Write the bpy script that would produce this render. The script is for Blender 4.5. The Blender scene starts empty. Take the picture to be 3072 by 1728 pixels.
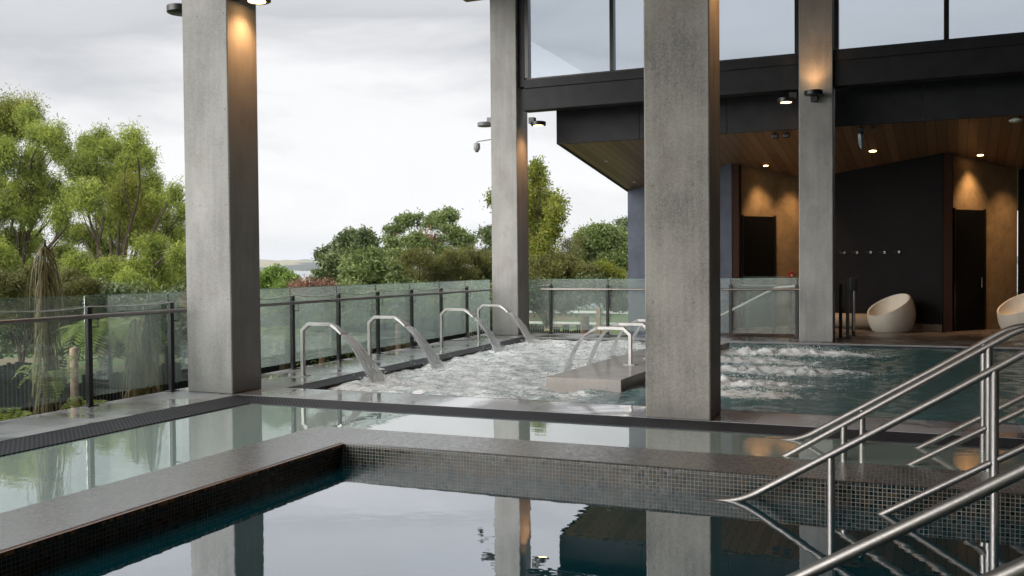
import bpy, bmesh, math, random
import numpy as np
from mathutils import Vector, Matrix
random.seed(7); rng = np.random.default_rng(11)
scene = bpy.context.scene
C = bpy.context.collection

# ------------------------------------------------------------------ camera
F_PX, YAW, PITCH, ROLL, EYE = 2795.4, .3995, -.0217, .0086, 1.57
def cam_matrix():
    cy, sy = math.cos(YAW), math.sin(YAW); cp, sp = math.cos(PITCH), math.sin(PITCH); cr, sr = math.cos(ROLL), math.sin(ROLL)
    Rz = np.array([[cy,-sy,0],[sy,cy,0],[0,0,1]]); Rx = np.array([[1,0,0],[0,cp,-sp],[0,sp,cp]]); Ry = np.array([[cr,0,sr],[0,1,0],[-sr,0,cr]])
    return Rz @ Rx @ Ry
CM = cam_matrix()
cam = bpy.data.objects.new('camera', bpy.data.cameras.new('camera')); C.objects.link(cam)
r, f_, u = CM[:,0], CM[:,1], CM[:,2]
cam.matrix_world = Matrix(((r[0],u[0],-f_[0],0),(r[1],u[1],-f_[1],0),(r[2],u[2],-f_[2],EYE),(0,0,0,1)))
cam.data.sensor_width = 36; cam.data.lens = 36*F_PX/3072
cam.data.clip_start = .05; cam.data.clip_end = 30000
scene.camera = cam
def at(px, py, D):
    """a world point D metres ahead of the viewpoint, used to plan where trees and bushes stand"""
    d = CM @ np.array([(px-1536)/F_PX, 1, -(py-864)/F_PX])
    return np.array([0,0,EYE]) + d*D

# ------------------------------------------------------------------ sky, sun, exposure
SUN_EL, SUN_AZ = math.radians(24), math.radians(-142)
w = bpy.data.worlds.new('World'); scene.world = w; w.use_nodes = True
nt = w.node_tree; nt.nodes.clear()
N = nt.nodes.new; K = nt.links.new
out = N('ShaderNodeOutputWorld'); bg = N('ShaderNodeBackground'); K(bg.outputs[0], out.inputs[0]); bg.inputs[1].default_value = 1.0
sky = N('ShaderNodeTexSky'); sky.sky_type = 'NISHITA'; sky.sun_disc = False
sky.sun_elevation = SUN_EL; sky.sun_rotation = SUN_AZ
sc = N('ShaderNodeVectorMath'); sc.operation = 'SCALE'; sc.inputs['Scale'].default_value = .1; K(sky.outputs[0], sc.inputs[0])
tc = N('ShaderNodeTexCoord'); sep = N('ShaderNodeSeparateXYZ'); K(tc.outputs['Generated'], sep.inputs[0])
mp = N('ShaderNodeMapping'); mp.inputs['Scale'].default_value = (1.2,1.2,4.2); mp.inputs['Location'].default_value = (.3,1.1,.15); K(tc.outputs['Generated'], mp.inputs[0])
nz = N('ShaderNodeTexNoise'); nz.inputs['Scale'].default_value = 1.9; nz.inputs['Detail'].default_value = 7; nz.inputs['Roughness'].default_value = .55; nz.inputs['Distortion'].default_value = .35; K(mp.outputs[0], nz.inputs['Vector'])
ma = N('ShaderNodeMath'); ma.operation = 'MULTIPLY_ADD'; ma.inputs[1].default_value = .42; K(nz.outputs[0], ma.inputs[0]); lo_ = N('ShaderNodeMath'); lo_.operation = 'ADD'; lo_.inputs[1].default_value = -.03; K(sep.outputs[2], lo_.inputs[0]); K(lo_.outputs[0], ma.inputs[2])
rp = N('ShaderNodeValToRGB'); K(ma.outputs[0], rp.inputs[0])
els = rp.color_ramp.elements
els[0].position = .0; els[0].color = (.80,.81,.83,1)
els[1].position = 1.; els[1].color = (1.5,1.52,1.55,1)
for p, c in ((.20,(.80,.805,.82,1)),(.27,(.94,.94,.945,1)),(.33,(.92,.92,.93,1)),(.385,(.73,.735,.75,1)),(.43,(.58,.59,.62,1)),(.47,(.64,.65,.67,1)),(.52,(.66,.675,.705,1)),(.66,(.80,.81,.84,1)),(.82,(1.25,1.27,1.3,1))):
    e = els.new(p); e.color = c
mx = N('ShaderNodeMixRGB'); mx.inputs[0].default_value = .95; K(sc.outputs[0], mx.inputs[1]); K(rp.outputs[0], mx.inputs[2])
bk = N('ShaderNodeMath'); bk.operation = 'MULTIPLY_ADD'; bk.use_clamp = True; bk.inputs[1].default_value = -1.2; bk.inputs[2].default_value = .1; K(sep.outputs[1], bk.inputs[0])   # sky behind the viewpoint made brighter, added to light the column fronts
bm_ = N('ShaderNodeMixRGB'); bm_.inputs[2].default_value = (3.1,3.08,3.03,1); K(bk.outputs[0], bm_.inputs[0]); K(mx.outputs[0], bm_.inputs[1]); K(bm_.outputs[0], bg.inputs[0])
sun = bpy.data.lights.new('sun', 'SUN'); sun.energy = 2.3; sun.angle = math.radians(50); sun.color = (1,.97,.92)
so = bpy.data.objects.new('sun', sun); C.objects.link(so)
sd = Vector((math.sin(SUN_AZ)*math.cos(SUN_EL), math.cos(SUN_AZ)*math.cos(SUN_EL), math.sin(SUN_EL)))
so.rotation_euler = sd.to_track_quat('Z','Y').to_euler(); so.location = sd*50
scene.view_settings.view_transform = 'Standard'; scene.view_settings.look = 'None'; scene.view_settings.exposure = .12; scene.view_settings.gamma = 1
scene.render.engine = 'CYCLES'
scene.cycles.max_bounces = 10; scene.cycles.diffuse_bounces = 4; scene.cycles.glossy_bounces = 4; scene.cycles.transparent_max_bounces = 24; scene.cycles.transmission_bounces = 6
scene.cycles.caustics_reflective = False; scene.cycles.caustics_refractive = False
scene.cycles.sample_clamp_indirect = 4
scene.cycles.use_denoising = True

# ------------------------------------------------------------------ mesh helpers
class MB:
    def __init__(s): s.v = []; s.f = []; s.a = []
    def add(s, vs, fs, val=0.):
        n = len(s.v); s.v += [tuple(map(float, q)) for q in vs]; s.f += [tuple(n+i for i in q) for q in fs]; s.a += [val]*len(vs)
    def box(s, x0,x1,y0,y1,z0,z1, rot=0, piv=None):
        vs = [(x,y,z) for z in (z0,z1) for y in (y0,y1) for x in (x0,x1)]
        if rot:
            px, py = piv if piv else ((x0+x1)/2,(y0+y1)/2); c, q = math.cos(rot), math.sin(rot)
            vs = [(px+(x-px)*c-(y-py)*q, py+(x-px)*q+(y-py)*c, z) for x,y,z in vs]
        s.add(vs, [(0,2,3,1),(4,5,7,6),(0,1,5,4),(2,6,7,3),(0,4,6,2),(1,3,7,5)]); return s
    def prism(s, poly, z0, z1):
        n = len(poly); vs = [(x,y,z0) for x,y in poly]+[(x,y,z1) for x,y in poly]
        s.add(vs, [tuple(range(n))[::-1], tuple(range(n,2*n))]+[(i,(i+1)%n,n+(i+1)%n,n+i) for i in range(n)]); return s
    def ring(s, c, ax, r, n, ry=None, up=None):
        ax = Vector(ax).normalized(); a = Vector(up) if up else (Vector((0,0,1)) if abs(ax.z) < .95 else Vector((0,1,0)))
        x = ax.cross(a).normalized(); y = ax.cross(x).normalized(); ry = ry or r
        return [tuple(Vector(c)+x*(r*math.cos(2*math.pi*i/n))+y*(ry*math.sin(2*math.pi*i/n))) for i in range(n)]
    def tube(s, pts, r, n=12, caps=True, val=0., up=None):
        pts = [Vector(p) for p in pts]; R = r if isinstance(r,(list,tuple)) else [r]*len(pts)
        vs = []
        for i, p in enumerate(pts):
            a = pts[min(i+1,len(pts)-1)]-pts[max(i-1,0)]
            vs += s.ring(p, a, R[i], n, up=up)
        fs = [(k*n+i, k*n+(i+1)%n, (k+1)*n+(i+1)%n, (k+1)*n+i) for k in range(len(pts)-1) for i in range(n)]
        if caps: fs += [tuple(range(n))[::-1], tuple(range((len(pts)-1)*n, len(pts)*n))]
        s.add(vs, fs, val); return s
    def sweep(s, pts, a, b, side):
        """rectangular bar: half width a along side, half depth b in the plane of the path (mitred)"""
        pts = [Vector(p) for p in pts]; sd = Vector(side).normalized(); vs = []
        A = a if isinstance(a,(list,tuple)) else [a]*len(pts); B = b if isinstance(b,(list,tuple)) else [b]*len(pts)
        for i, p in enumerate(pts):
            d0 = (pts[i]-pts[i-1]).normalized() if i else None; d1 = (pts[i+1]-pts[i]).normalized() if i < len(pts)-1 else None
            d = ((d0 or d1)+(d1 or d0)).normalized(); nrm = sd.cross(d).normalized()
            k = 1/max(.5, d.dot(d0 or d1)); vs += [tuple(p+sd*A[i]*e+nrm*B[i]*g*k) for e,g in ((-1,-1),(1,-1),(1,1),(-1,1))]
        fs = [(k*4+i,k*4+(i+1)%4,(k+1)*4+(i+1)%4,(k+1)*4+i) for k in range(len(pts)-1) for i in range(4)]
        m = (len(pts)-1)*4; fs += [(3,2,1,0),(m,m+1,m+2,m+3)]; s.add(vs, fs); return s
    def lathe(s, prof, n=48, c=(0,0,0)):
        vs = [(c[0]+q*math.cos(2*math.pi*i/n), c[1]+q*math.sin(2*math.pi*i/n), c[2]+z) for q,z in prof for i in range(n)]
        fs = [(k*n+i,k*n+(i+1)%n,(k+1)*n+(i+1)%n,(k+1)*n+i) for k in range(len(prof)-1) for i in range(n)]
        fs += [tuple(range(n))[::-1], tuple(range((len(prof)-1)*n,len(prof)*n))]; s.add(vs, fs); return s
    def build(s, name, mat, parent=None, smooth=False, bevel=0, seg=2, loc=None):
        me = bpy.data.meshes.new(name); me.from_pydata(s.v, [], s.f); me.update()
        bm = bmesh.new(); bm.from_mesh(me)
        if bevel:
            bmesh.ops.remove_doubles(bm, verts=bm.verts, dist=1e-5)
        bmesh.ops.recalc_face_normals(bm, faces=bm.faces)
        bm.to_mesh(me); bm.free()
        me.materials.append(mat)
        if smooth:
            me.polygons.foreach_set('use_smooth', [True]*len(me.polygons))
            try: me.set_sharp_from_angle(angle=math.radians(40))
            except Exception: pass
        o = bpy.data.objects.new(name, me); C.objects.link(o)
        if parent:
            o.parent = parent
            if loc is None: o.location = -Vector(parent.location)     # geometry was given in world space
        if loc is not None: o.location = loc
        if bevel:
            b = o.modifiers.new('bevel','BEVEL'); b.width = bevel; b.segments = seg; b.limit_method = 'ANGLE'; b.angle_limit = math.radians(40)
        return o
def thing(name, label, cat, loc=(0,0,0), group=None):
    o = bpy.data.objects.new(name, None); C.objects.link(o); o.location = loc; o.empty_display_size = .2
    return tag(o, label, cat, group)
def tag(o, label, cat, group=None, kind=None):
    o['label'] = label; o['category'] = cat
    if group: o['group'] = group
    if kind: o['kind'] = kind
    return o
def struct(o): o['kind'] = 'structure'; return o
def copy_tree(o, parent=None):
    c = o.copy(); C.objects.link(c); c.parent = parent
    for ch in list(o.children): copy_tree(ch, c)
    return c

# ------------------------------------------------------------------ material helpers
class M:
    def __init__(s, name):
        s.m = bpy.data.materials.new(name); s.m.use_nodes = True; s.nt = s.m.node_tree
        s.p = s.nt.nodes['Principled BSDF']; s.out = s.nt.nodes['Material Output']
    def n(s, t, **kw):
        x = s.nt.nodes.new(t)
        for k, v in kw.items(): setattr(x, k, v)
        return x
    def l(s, a, b): s.nt.links.new(a, b)
    def set(s, **kw):
        for k, v in kw.items():
            k = {'col':'Base Color','rough':'Roughness','metal':'Metallic','ior':'IOR','spec':'Specular IOR Level'}.get(k,k)
            if isinstance(v, bpy.types.NodeSocket): s.l(v, s.p.inputs[k])
            else: s.p.inputs[k].default_value = (*v,1) if isinstance(v,(tuple,list)) and len(v)==3 else v
        return s
    def math(s, op, a, b=0., c=None, clamp=False):
        x = s.n('ShaderNodeMath', operation=op); x.use_clamp = clamp
        for i, q in enumerate((a,b,c)):
            if q is None: continue
            if isinstance(q, bpy.types.NodeSocket): s.l(q, x.inputs[i])
            else: x.inputs[i].default_value = q
        return x.outputs[0]
    def pos(s, scale=(1,1,1), off=(0,0,0)):
        g = s.n('ShaderNodeNewGeometry'); m = s.n('ShaderNodeMapping'); m.inputs['Scale'].default_value = scale; m.inputs['Location'].default_value = off
        s.l(g.outputs['Position'], m.inputs[0]); return m.outputs[0]
    def noise(s, vec, scale=5, det=4, rough=.55, dist=0):
        x = s.n('ShaderNodeTexNoise'); x.inputs['Scale'].default_value = scale; x.inputs['Detail'].default_value = det; x.inputs['Roughness'].default_value = rough; x.inputs['Distortion'].default_value = dist
        s.l(vec, x.inputs['Vector']); return x.outputs[0]
    def ramp(s, v, stops, interp='LINEAR'):
        x = s.n('ShaderNodeValToRGB'); s.l(v, x.inputs[0]); e = x.color_ramp.elements; x.color_ramp.interpolation = interp
        e[0].position, e[1].position = stops[0][0], stops[-1][0]
        fix = lambda c: (c,c,c,1) if isinstance(c,(int,float)) else (*c,1)
        e[0].color, e[1].color = fix(stops[0][1]), fix(stops[-1][1])
        for p, c in stops[1:-1]: q = e.new(p); q.color = fix(c)
        return x.outputs[0]
    def mix(s, f, a, b, blend='MIX'):
        x = s.n('ShaderNodeMixRGB', blend_type=blend)
        for i, q in enumerate((f,a,b)):
            if isinstance(q, bpy.types.NodeSocket): s.l(q, x.inputs[i])
            else: x.inputs[i].default_value = q if i==0 else (*q,1)
        return x.outputs[0]
    def bump(s, h, strength=.3, dist=.01):
        b = s.n('ShaderNodeBump'); b.inputs['Strength'].default_value = strength; b.inputs['Distance'].default_value = dist
        s.l(h, b.inputs['Height']); s.l(b.outputs[0], s.p.inputs['Normal']); return b.outputs[0]
    def uv(s):
        """planar metres on the face: top (x,y), sides (x or y, z)"""
        g = s.n('ShaderNodeNewGeometry'); P = s.n('ShaderNodeSeparateXYZ'); s.l(g.outputs['Position'], P.inputs[0])
        Q = s.n('ShaderNodeSeparateXYZ'); s.l(g.outputs['True Normal'], Q.inputs[0])
        ax = s.math('ABSOLUTE', Q.outputs[0]); ay = s.math('ABSOLUTE', Q.outputs[1]); az = s.math('ABSOLUTE', Q.outputs[2])
        top = s.math('GREATER_THAN', az, .6); xs = s.math('GREATER_THAN', ax, ay)
        notop = s.math('SUBTRACT', 1, top); xside = s.math('MULTIPLY', xs, notop)
        # u = x unless an x-facing side, then y ; v = y on top, z on sides
        U = s.math('ADD', s.math('MULTIPLY', P.outputs[0], s.math('SUBTRACT', 1, xside)), s.math('MULTIPLY', P.outputs[1], xside))
        V = s.math('ADD', s.math('MULTIPLY', P.outputs[1], top), s.math('MULTIPLY', P.outputs[2], notop))
        return U, V, top
def simple(name, col, rough=.5, metal=0., **kw): return M(name).set(col=col, rough=rough, metal=metal, **kw).m

def concrete(name, base, tint=(0,0,0), seed=0., patch=.25):
    m = M(name)
    a = m.noise(m.pos((1,1,.5),(seed,seed,seed)), 1.6, 6, .6)
    st = m.noise(m.pos((9,9,.35),(seed,0,0)), 2.0, 4, .6)
    fine = m.noise(m.pos((1,1,1)), 60, 3, .6)
    pit = m.noise(m.pos((1,1,1),(3,seed,1)), 34, 2, .5)
    v = m.math('ADD', m.math('MULTIPLY', a, .55), m.math('ADD', m.math('MULTIPLY', st, .16), m.math('MULTIPLY', fine, .29)))
    lo = tuple(b*(1-patch*1.5)+t for b,t in zip(base,tint)); hi = tuple(b*(1+patch)+t for b,t in zip(base,tint))
    c = m.ramp(v, [(.36,lo),(.5,base),(.64,hi)])
    # warm stains
    sn = m.noise(m.pos((1,1,.7),(seed*2,4,seed)), 2.6, 5, .7)
    c = m.mix(m.ramp(sn,[(.55,0.),(.7,.45)]), c, tuple(b*q for b,q in zip(base,(.80,.72,.66))))
    pm = m.ramp(pit,[(.70,0.),(.76,.6)])
    c = m.mix(pm, c, tuple(b*.45 for b in base))
    # faint lift lines of the formwork
    P = m.n('ShaderNodeSeparateXYZ'); m.l(m.pos(), P.inputs[0])
    fr = m.math('FRACT', m.math('MULTIPLY', m.math('ADD', P.outputs[2], seed*.7), .42))
    c = m.mix(m.ramp(fr,[(.0,.14),(.003,.14),(.006,0.)]), c, tuple(b*.6 for b in base))
    # damp, dirty foot and tie holes left by the formwork
    ft = m.math('ADD', m.math('MULTIPLY', P.outputs[2], -1.), m.math('MULTIPLY', sn, .55)); c = m.mix(m.ramp(ft,[(.0,0.),(.26,.55)]), c, tuple(b*.55 for b in base))
    U, V, top = m.uv(); hu = m.math('SUBTRACT', m.math('FRACT', m.math('MULTIPLY', m.math('ADD',U,seed*.31+.13), 1/.42)), .5); hv_ = m.math('SUBTRACT', m.math('FRACT', m.math('MULTIPLY', m.math('ADD',V,.6), 1/1.2)), .5)
    rr_ = m.math('ADD', m.math('POWER', m.math('MULTIPLY',hu,.42), 2.), m.math('POWER', m.math('MULTIPLY',hv_,1.2), 2.)); c = m.mix(m.math('MULTIPLY', m.math('LESS_THAN', rr_, .00014), .55), c, tuple(b*.35 for b in base))
    m.set(col=c, rough=.7, spec=.35); m.bump(m.math('ADD', fine, m.math('MULTIPLY', pm, -1.2)), .25, .004)
    return m.m
CON_L = concrete('concrete light', (.315,.31,.297), seed=0., patch=.23)
CON_D = concrete('concrete warm', (.30,.285,.26), seed=5.3, patch=.32)
CON_M = concrete('concrete mid', (.33,.322,.308), seed=9.1, patch=.22)
CON_I = concrete('concrete island', (.47,.43,.40), seed=2.2, patch=.15)
CON_I.node_tree.nodes['Principled BSDF'].inputs['Coat Weight'].default_value = .35; CON_I.node_tree.nodes['Principled BSDF'].inputs['Coat Roughness'].default_value = .12

def tiles(name, base, su, sv, joint=.004, wet=(.06,.4), seed=0., spread=.12, grout=.45, offv=.45, offu=0., coat=0.):
    m = M(name); U, V, top = m.uv()
    u = m.math('ADD', m.math('DIVIDE', U, su), offu); v = m.math('ADD', m.math('DIVIDE', V, sv), offv)
    fu, fv = m.math('FRACT', u), m.math('FRACT', v)
    ju = m.math('LESS_THAN', m.math('MINIMUM', fu, m.math('SUBTRACT',1,fu)), joint/su/2)
    jv = m.math('LESS_THAN', m.math('MINIMUM', fv, m.math('SUBTRACT',1,fv)), joint/sv/2)
    j = m.math('MAXIMUM', ju, jv)
    cb = m.n('ShaderNodeCombineXYZ'); m.l(m.math('FLOOR',u), cb.inputs[0]); m.l(m.math('FLOOR',v), cb.inputs[1])
    wn = m.n('ShaderNodeTexWhiteNoise'); m.l(cb.outputs[0], wn.inputs[0])
    n1 = m.noise(m.pos((1,1,1),(seed,0,0)), 1.3, 5, .6, .4); n2 = m.noise(m.pos((1.5,14,5),(seed,0,0)), 3.5, 4, .65)
    vv = m.math('ADD', m.math('MULTIPLY', wn.outputs[0], .35), m.math('ADD', m.math('MULTIPLY', n1, .4), m.math('MULTIPLY', n2, .3)))
    c = m.ramp(vv, [(.25,tuple(b*(1-spread*2) for b in base)),(.8,tuple(b*(1+spread*2) for b in base))])
    c = m.mix(j, c, tuple(b*grout for b in base))
    wn2 = m.noise(m.pos((1,1,1),(seed+7,2,0)), 1.1, 3, .5, .6)
    r = m.ramp(wn2, [(.40,wet[0]),(.62,wet[1])])
    m.set(col=c, rough=m.mix(j, r, (.6,.6,.6)), spec=.5); m.l(m.math('MULTIPLY', m.ramp(wn2, [(.42,1.),(.60,.12)]), coat), m.p.inputs['Coat Weight']); m.p.inputs['Coat Roughness'].default_value = .05; m.p.inputs['Coat IOR'].default_value = 1.7
    m.bump(m.math('SUBTRACT', m.math('MULTIPLY', m.noise(m.pos(),25,3),.15), j), .25, .003)
    return m.m
DECK = tiles('wet grey stone paving', (.33,.335,.35), .6, .86, .006, (.10,.46), offv=0.02, offu=.33, coat=.9)
FLOOR_IN = tiles('brown grey floor tiles', (.13,.10,.085), .9, .45, .006, (.22,.5), seed=3, spread=.25, grout=1.5)

def mosaic(name, tone=1., wet=.16):
    p = .030; m = M(name); U, V, top = m.uv()
    u = m.math('DIVIDE', U, p); v = m.math('DIVIDE', V, p)
    fu, fv = m.math('FRACT', u), m.math('FRACT', v)
    j = m.math('MAXIMUM', m.math('LESS_THAN', m.math('MINIMUM', fu, m.math('SUBTRACT',1,fu)), .07), m.math('LESS_THAN', m.math('MINIMUM', fv, m.math('SUBTRACT',1,fv)), .07))
    cb = m.n('ShaderNodeCombineXYZ'); m.l(m.math('FLOOR',u), cb.inputs[0]); m.l(m.math('FLOOR',v), cb.inputs[1]); m.l(top, cb.inputs[2])
    wn = m.n('ShaderNodeTexWhiteNoise'); m.l(cb.outputs[0], wn.inputs[0])
    t = tone
    c = m.ramp(wn.outputs[0], [(0,(.012*t,.035*t,.05*t)),(.16,(.02*t,.075*t,.085*t)),(.3,(.06*t,.085*t,.085*t)),(.44,(.075*t,.075*t,.068*t)),(.58,(.05*t,.055*t,.055*t)),(.7,(.13*t,.12*t,.10*t)),(.83,(.03*t,.05*t,.075*t)),(.93,(.13*t,.09*t,.062*t))], 'CONSTANT')
    n = m.noise(m.pos(), 55, 3, .7); c = m.mix(.5, c, m.ramp(n,[(.3,.35),(.7,1.)]), 'MULTIPLY')
    c = m.mix(j, c, (.68*t,.62*t,.52*t))
    m.set(col=c, rough=m.mix(j, m.mix(wn.outputs[0], (wet,)*3, (wet*2.4,)*3), (.6,.6,.6)), spec=m.math('ADD', .32, m.math('MULTIPLY', top, .28)))
    m.l(m.math('MULTIPLY', top, .9), m.p.inputs['Coat Weight']); m.p.inputs['Coat Roughness'].default_value = .34; m.p.inputs['Coat IOR'].default_value = 2.5
    # each tile leans a little its own way
    g = m.n('ShaderNodeNewGeometry'); sub = m.n('ShaderNodeVectorMath', operation='SUBTRACT'); m.l(wn.outputs['Color'], sub.inputs[0]); sub.inputs[1].default_value = (.5,.5,.5)
    scl = m.n('ShaderNodeVectorMath', operation='SCALE'); m.l(sub.outputs[0], scl.inputs[0]); scl.inputs['Scale'].default_value = .035
    ad = m.n('ShaderNodeVectorMath', operation='ADD'); m.l(g.outputs['Normal'], ad.inputs[0]); m.l(scl.outputs[0], ad.inputs[1])
    b = m.n('ShaderNodeBump'); b.inputs['Strength'].default_value = .5; b.inputs['Distance'].default_value = .002
    m.l(m.math('SUBTRACT',1,j), b.inputs['Height']); m.l(ad.outputs[0], b.inputs['Normal']); m.l(b.outputs[0], m.p.inputs['Normal'])
    return m.m
MOS = mosaic('glass mosaic tiles', .37)
MOS_EDGE = simple('copper mosaic edge', (.16,.06,.025), .3)

def grille(name, along):
    m = M(name); P = m.n('ShaderNodeSeparateXYZ'); m.l(m.pos(), P.inputs[0])
    a, b = (P.outputs[1], P.outputs[0]) if along == 'y' else (P.outputs[0], P.outputs[1])
    row = m.math('FRACT', m.math('MULTIPLY', b, 1/.022)); bar = m.math('LESS_THAN', row, .5)
    off = m.math('MULTIPLY', m.math('FLOOR', m.math('MULTIPLY', b, 1/.022)), .37)
    cr = m.math('LESS_THAN', m.math('FRACT', m.math('ADD', m.math('MULTIPLY', a, 1/.05), off)), .3)
    k = m.math('MAXIMUM', bar, cr)
    n = m.noise(m.pos(), 2.5, 4)
    c = m.mix(k, (.006,.006,.008), m.ramp(n,[(.3,(.022,.022,.027)),(.7,(.045,.045,.055))]))
    m.set(col=c, rough=m.mix(k, (.9,.9,.9), (.55,.55,.55)), spec=.25); m.bump(k, .6, .006); return m.m
GR_Y = grille('plastic gutter grating', 'y'); GR_X = grille('plastic gutter grating cross', 'x')

BLACK = simple('black powder coated metal', (.012,.012,.013), .35)
CHAR = M('charcoal cladding'); CHAR.set(col=CHAR.ramp(CHAR.noise(CHAR.pos(),3,5),[(.3,(.022,.022,.025)),(.7,(.034,.034,.038))]), rough=.55, spec=.22); CHAR = CHAR.m
def brushed(name, col, rough, sc=(1,1,60)):
    m = M(name); n = m.noise(m.pos(sc), 12, 3, .7); s = m.noise(m.pos(), 3, 4, .6)
    m.set(col=m.ramp(s,[(.3,tuple(c*.8 for c in col)),(.7,col)]), metal=1., rough=m.ramp(n,[(.3,rough*.75),(.7,rough*1.35)])); m.bump(n, .03, .001); return m.m
STEEL = brushed('brushed stainless steel', (.34,.325,.31), .42)
STEEL_F = brushed('stainless fountain steel', (.50,.48,.465), .38, (1,1,30))
DARKSTEEL = brushed('dark bronze handrail', (.30,.275,.26), .33)
WHITEP = simple('white plastic', (.72,.71,.68), .5)
GREYP = simple('grey painted metal', (.16,.16,.165), .5)
CORD = simple('white cord', (.8,.8,.78), .6)

def fence_glass(name, fog, tint=(.86,.93,.90)):
    m = M(name); nt = m.nt; nt.nodes.remove(m.p)
    tr = m.n('ShaderNodeBsdfTransparent'); tr.inputs[0].default_value = (*tint,1)
    gl = m.n('ShaderNodeBsdfGlossy'); gl.inputs['Roughness'].default_value = .03; gl.inputs[0].default_value = (.9,.95,.93,1)
    df = m.n('ShaderNodeBsdfDiffuse'); df.inputs[0].default_value = (.76,.85,.81,1)
    tl = m.n('ShaderNodeBsdfTranslucent'); tl.inputs[0].default_value = (.74,.84,.80,1)
    fz = m.n('ShaderNodeMixShader'); fz.inputs[0].default_value = .55; m.l(df.outputs[0], fz.inputs[1]); m.l(tl.outputs[0], fz.inputs[2])
    a = m.noise(m.pos((1,1,.12)), 38, 3, .6); b = m.noise(m.pos((1,1,.6)), 1.7, 4, .6); c = m.noise(m.pos(), 150, 2, .5)
    v = m.math('ADD', m.math('MULTIPLY', b, .6), m.math('ADD', m.math('MULTIPLY', a, .25), m.math('MULTIPLY', c, .15)))
    fm = m.ramp(v, [(.35,fog*.72),(.62,fog*1.2)])
    m1 = m.n('ShaderNodeMixShader'); m.l(fm, m1.inputs[0]); m.l(tr.outputs[0], m1.inputs[1]); m.l(fz.outputs[0], m1.inputs[2])
    fr = m.n('ShaderNodeFresnel'); fr.inputs[0].default_value = 1.4
    m2 = m.n('ShaderNodeMixShader'); m.l(m.math('MULTIPLY', fr.outputs[0], .45), m2.inputs[0]); m.l(m1.outputs[0], m2.inputs[1]); m.l(gl.outputs[0], m2.inputs[2])
    m.l(m2.outputs[0], m.out.inputs[0]); return m.m
GLASS_CLEAR = fence_glass('balustrade glass', .03, (.93,.97,.955))
GLASS_FOG = fence_glass('misted balustrade glass', .21, (.94,.975,.96))
GLASS_EDGE = simple('green glass edge', (.25,.42,.36), .15)
def window_glass():
    m = M('clerestory glass'); m.nt.nodes.remove(m.p)
    tr = m.n('ShaderNodeBsdfTransparent'); tr.inputs[0].default_value = (.84,.87,.90,1)
    gl = m.n('ShaderNodeBsdfGlossy'); gl.inputs['Roughness'].default_value = .01; gl.inputs[0].default_value = (.85,.9,1,1)
    fr = m.n('ShaderNodeFresnel'); fr.inputs[0].default_value = 1.5
    x = m.n('ShaderNodeMixShader'); m.l(m.math('MULTIPLY',fr.outputs[0],.25), x.inputs[0]); m.l(tr.outputs[0], x.inputs[1]); m.l(gl.outputs[0], x.inputs[2]); m.l(x.outputs[0], m.out.inputs[0]); return m.m
WGLASS = window_glass()

def emit(name, col, s): 
    m = M(name); m.set(col=(0,0,0)); m.p.inputs['Emission Color'].default_value = (*col,1); m.p.inputs['Emission Strength'].default_value = s; return m.m
LENS = emit('warm lamp lens', (1,.55,.22), 14)

def wood(name, col, dark=.5):
    m = M(name); P = m.n('ShaderNodeSeparateXYZ'); m.l(m.pos(), P.inputs[0])
    bx = m.math('MULTIPLY', m.math('SUBTRACT', P.outputs[0], m.math('MULTIPLY', P.outputs[1], .046)), 1/.205)
    fr = m.math('FRACT', bx); gap = m.math('LESS_THAN', fr, .055)
    cb = m.n('ShaderNodeCombineXYZ'); m.l(m.math('FLOOR', bx), cb.inputs[0]); wn = m.n('ShaderNodeTexWhiteNoise'); m.l(cb.outputs[0], wn.inputs[0])
    g = m.noise(m.pos((14,1.2,1)), 3, 5, .65)
    v = m.math('ADD', m.math('MULTIPLY', g, .6), m.math('MULTIPLY', wn.outputs[0], .4))
    c = m.ramp(v, [(.2,tuple(q*.6 for q in col)),(.8,tuple(q*1.3 for q in col))])
    c = m.mix(gap, c, tuple(q*.08 for q in col)); m.set(col=c, rough=.42); m.bump(m.math('SUBTRACT',g,gap), .3, .004); return m.m
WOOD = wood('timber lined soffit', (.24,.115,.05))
def plaster(name, col, sc=2.5, rough=.75):
    m = M(name); a = m.noise(m.pos(), sc, 6, .65, .5); b = m.noise(m.pos(), 40, 3)
    m.set(col=m.ramp(m.math('ADD',m.math('MULTIPLY',a,.75),m.math('MULTIPLY',b,.25)),[(.32,tuple(c*.7 for c in col)),(.66,tuple(c*1.3 for c in col))]), rough=rough, spec=.14); m.bump(b,.15,.004); return m.m
PL_DARK = plaster('dark charcoal plaster', (.0065,.006,.0065), 1.6)
PL_BLUE = plaster('slate blue plaster', (.075,.082,.105), 1.6)
PL_TAN = plaster('ochre plaster', (.26,.185,.11), 3)
BROWN = simple('dark brown timber jamb', (.035,.012,.006), .6, spec=.15)
DOORM = simple('black door panel', (.004,.004,.004), .6, spec=.12)
STONE = M('cast stone'); STONE.set(col=STONE.ramp(STONE.noise(STONE.pos(),30,3),[(.3,(.62,.57,.49)),(.7,(.70,.64,.55))]), rough=.65); STONE = STONE.m

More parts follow.
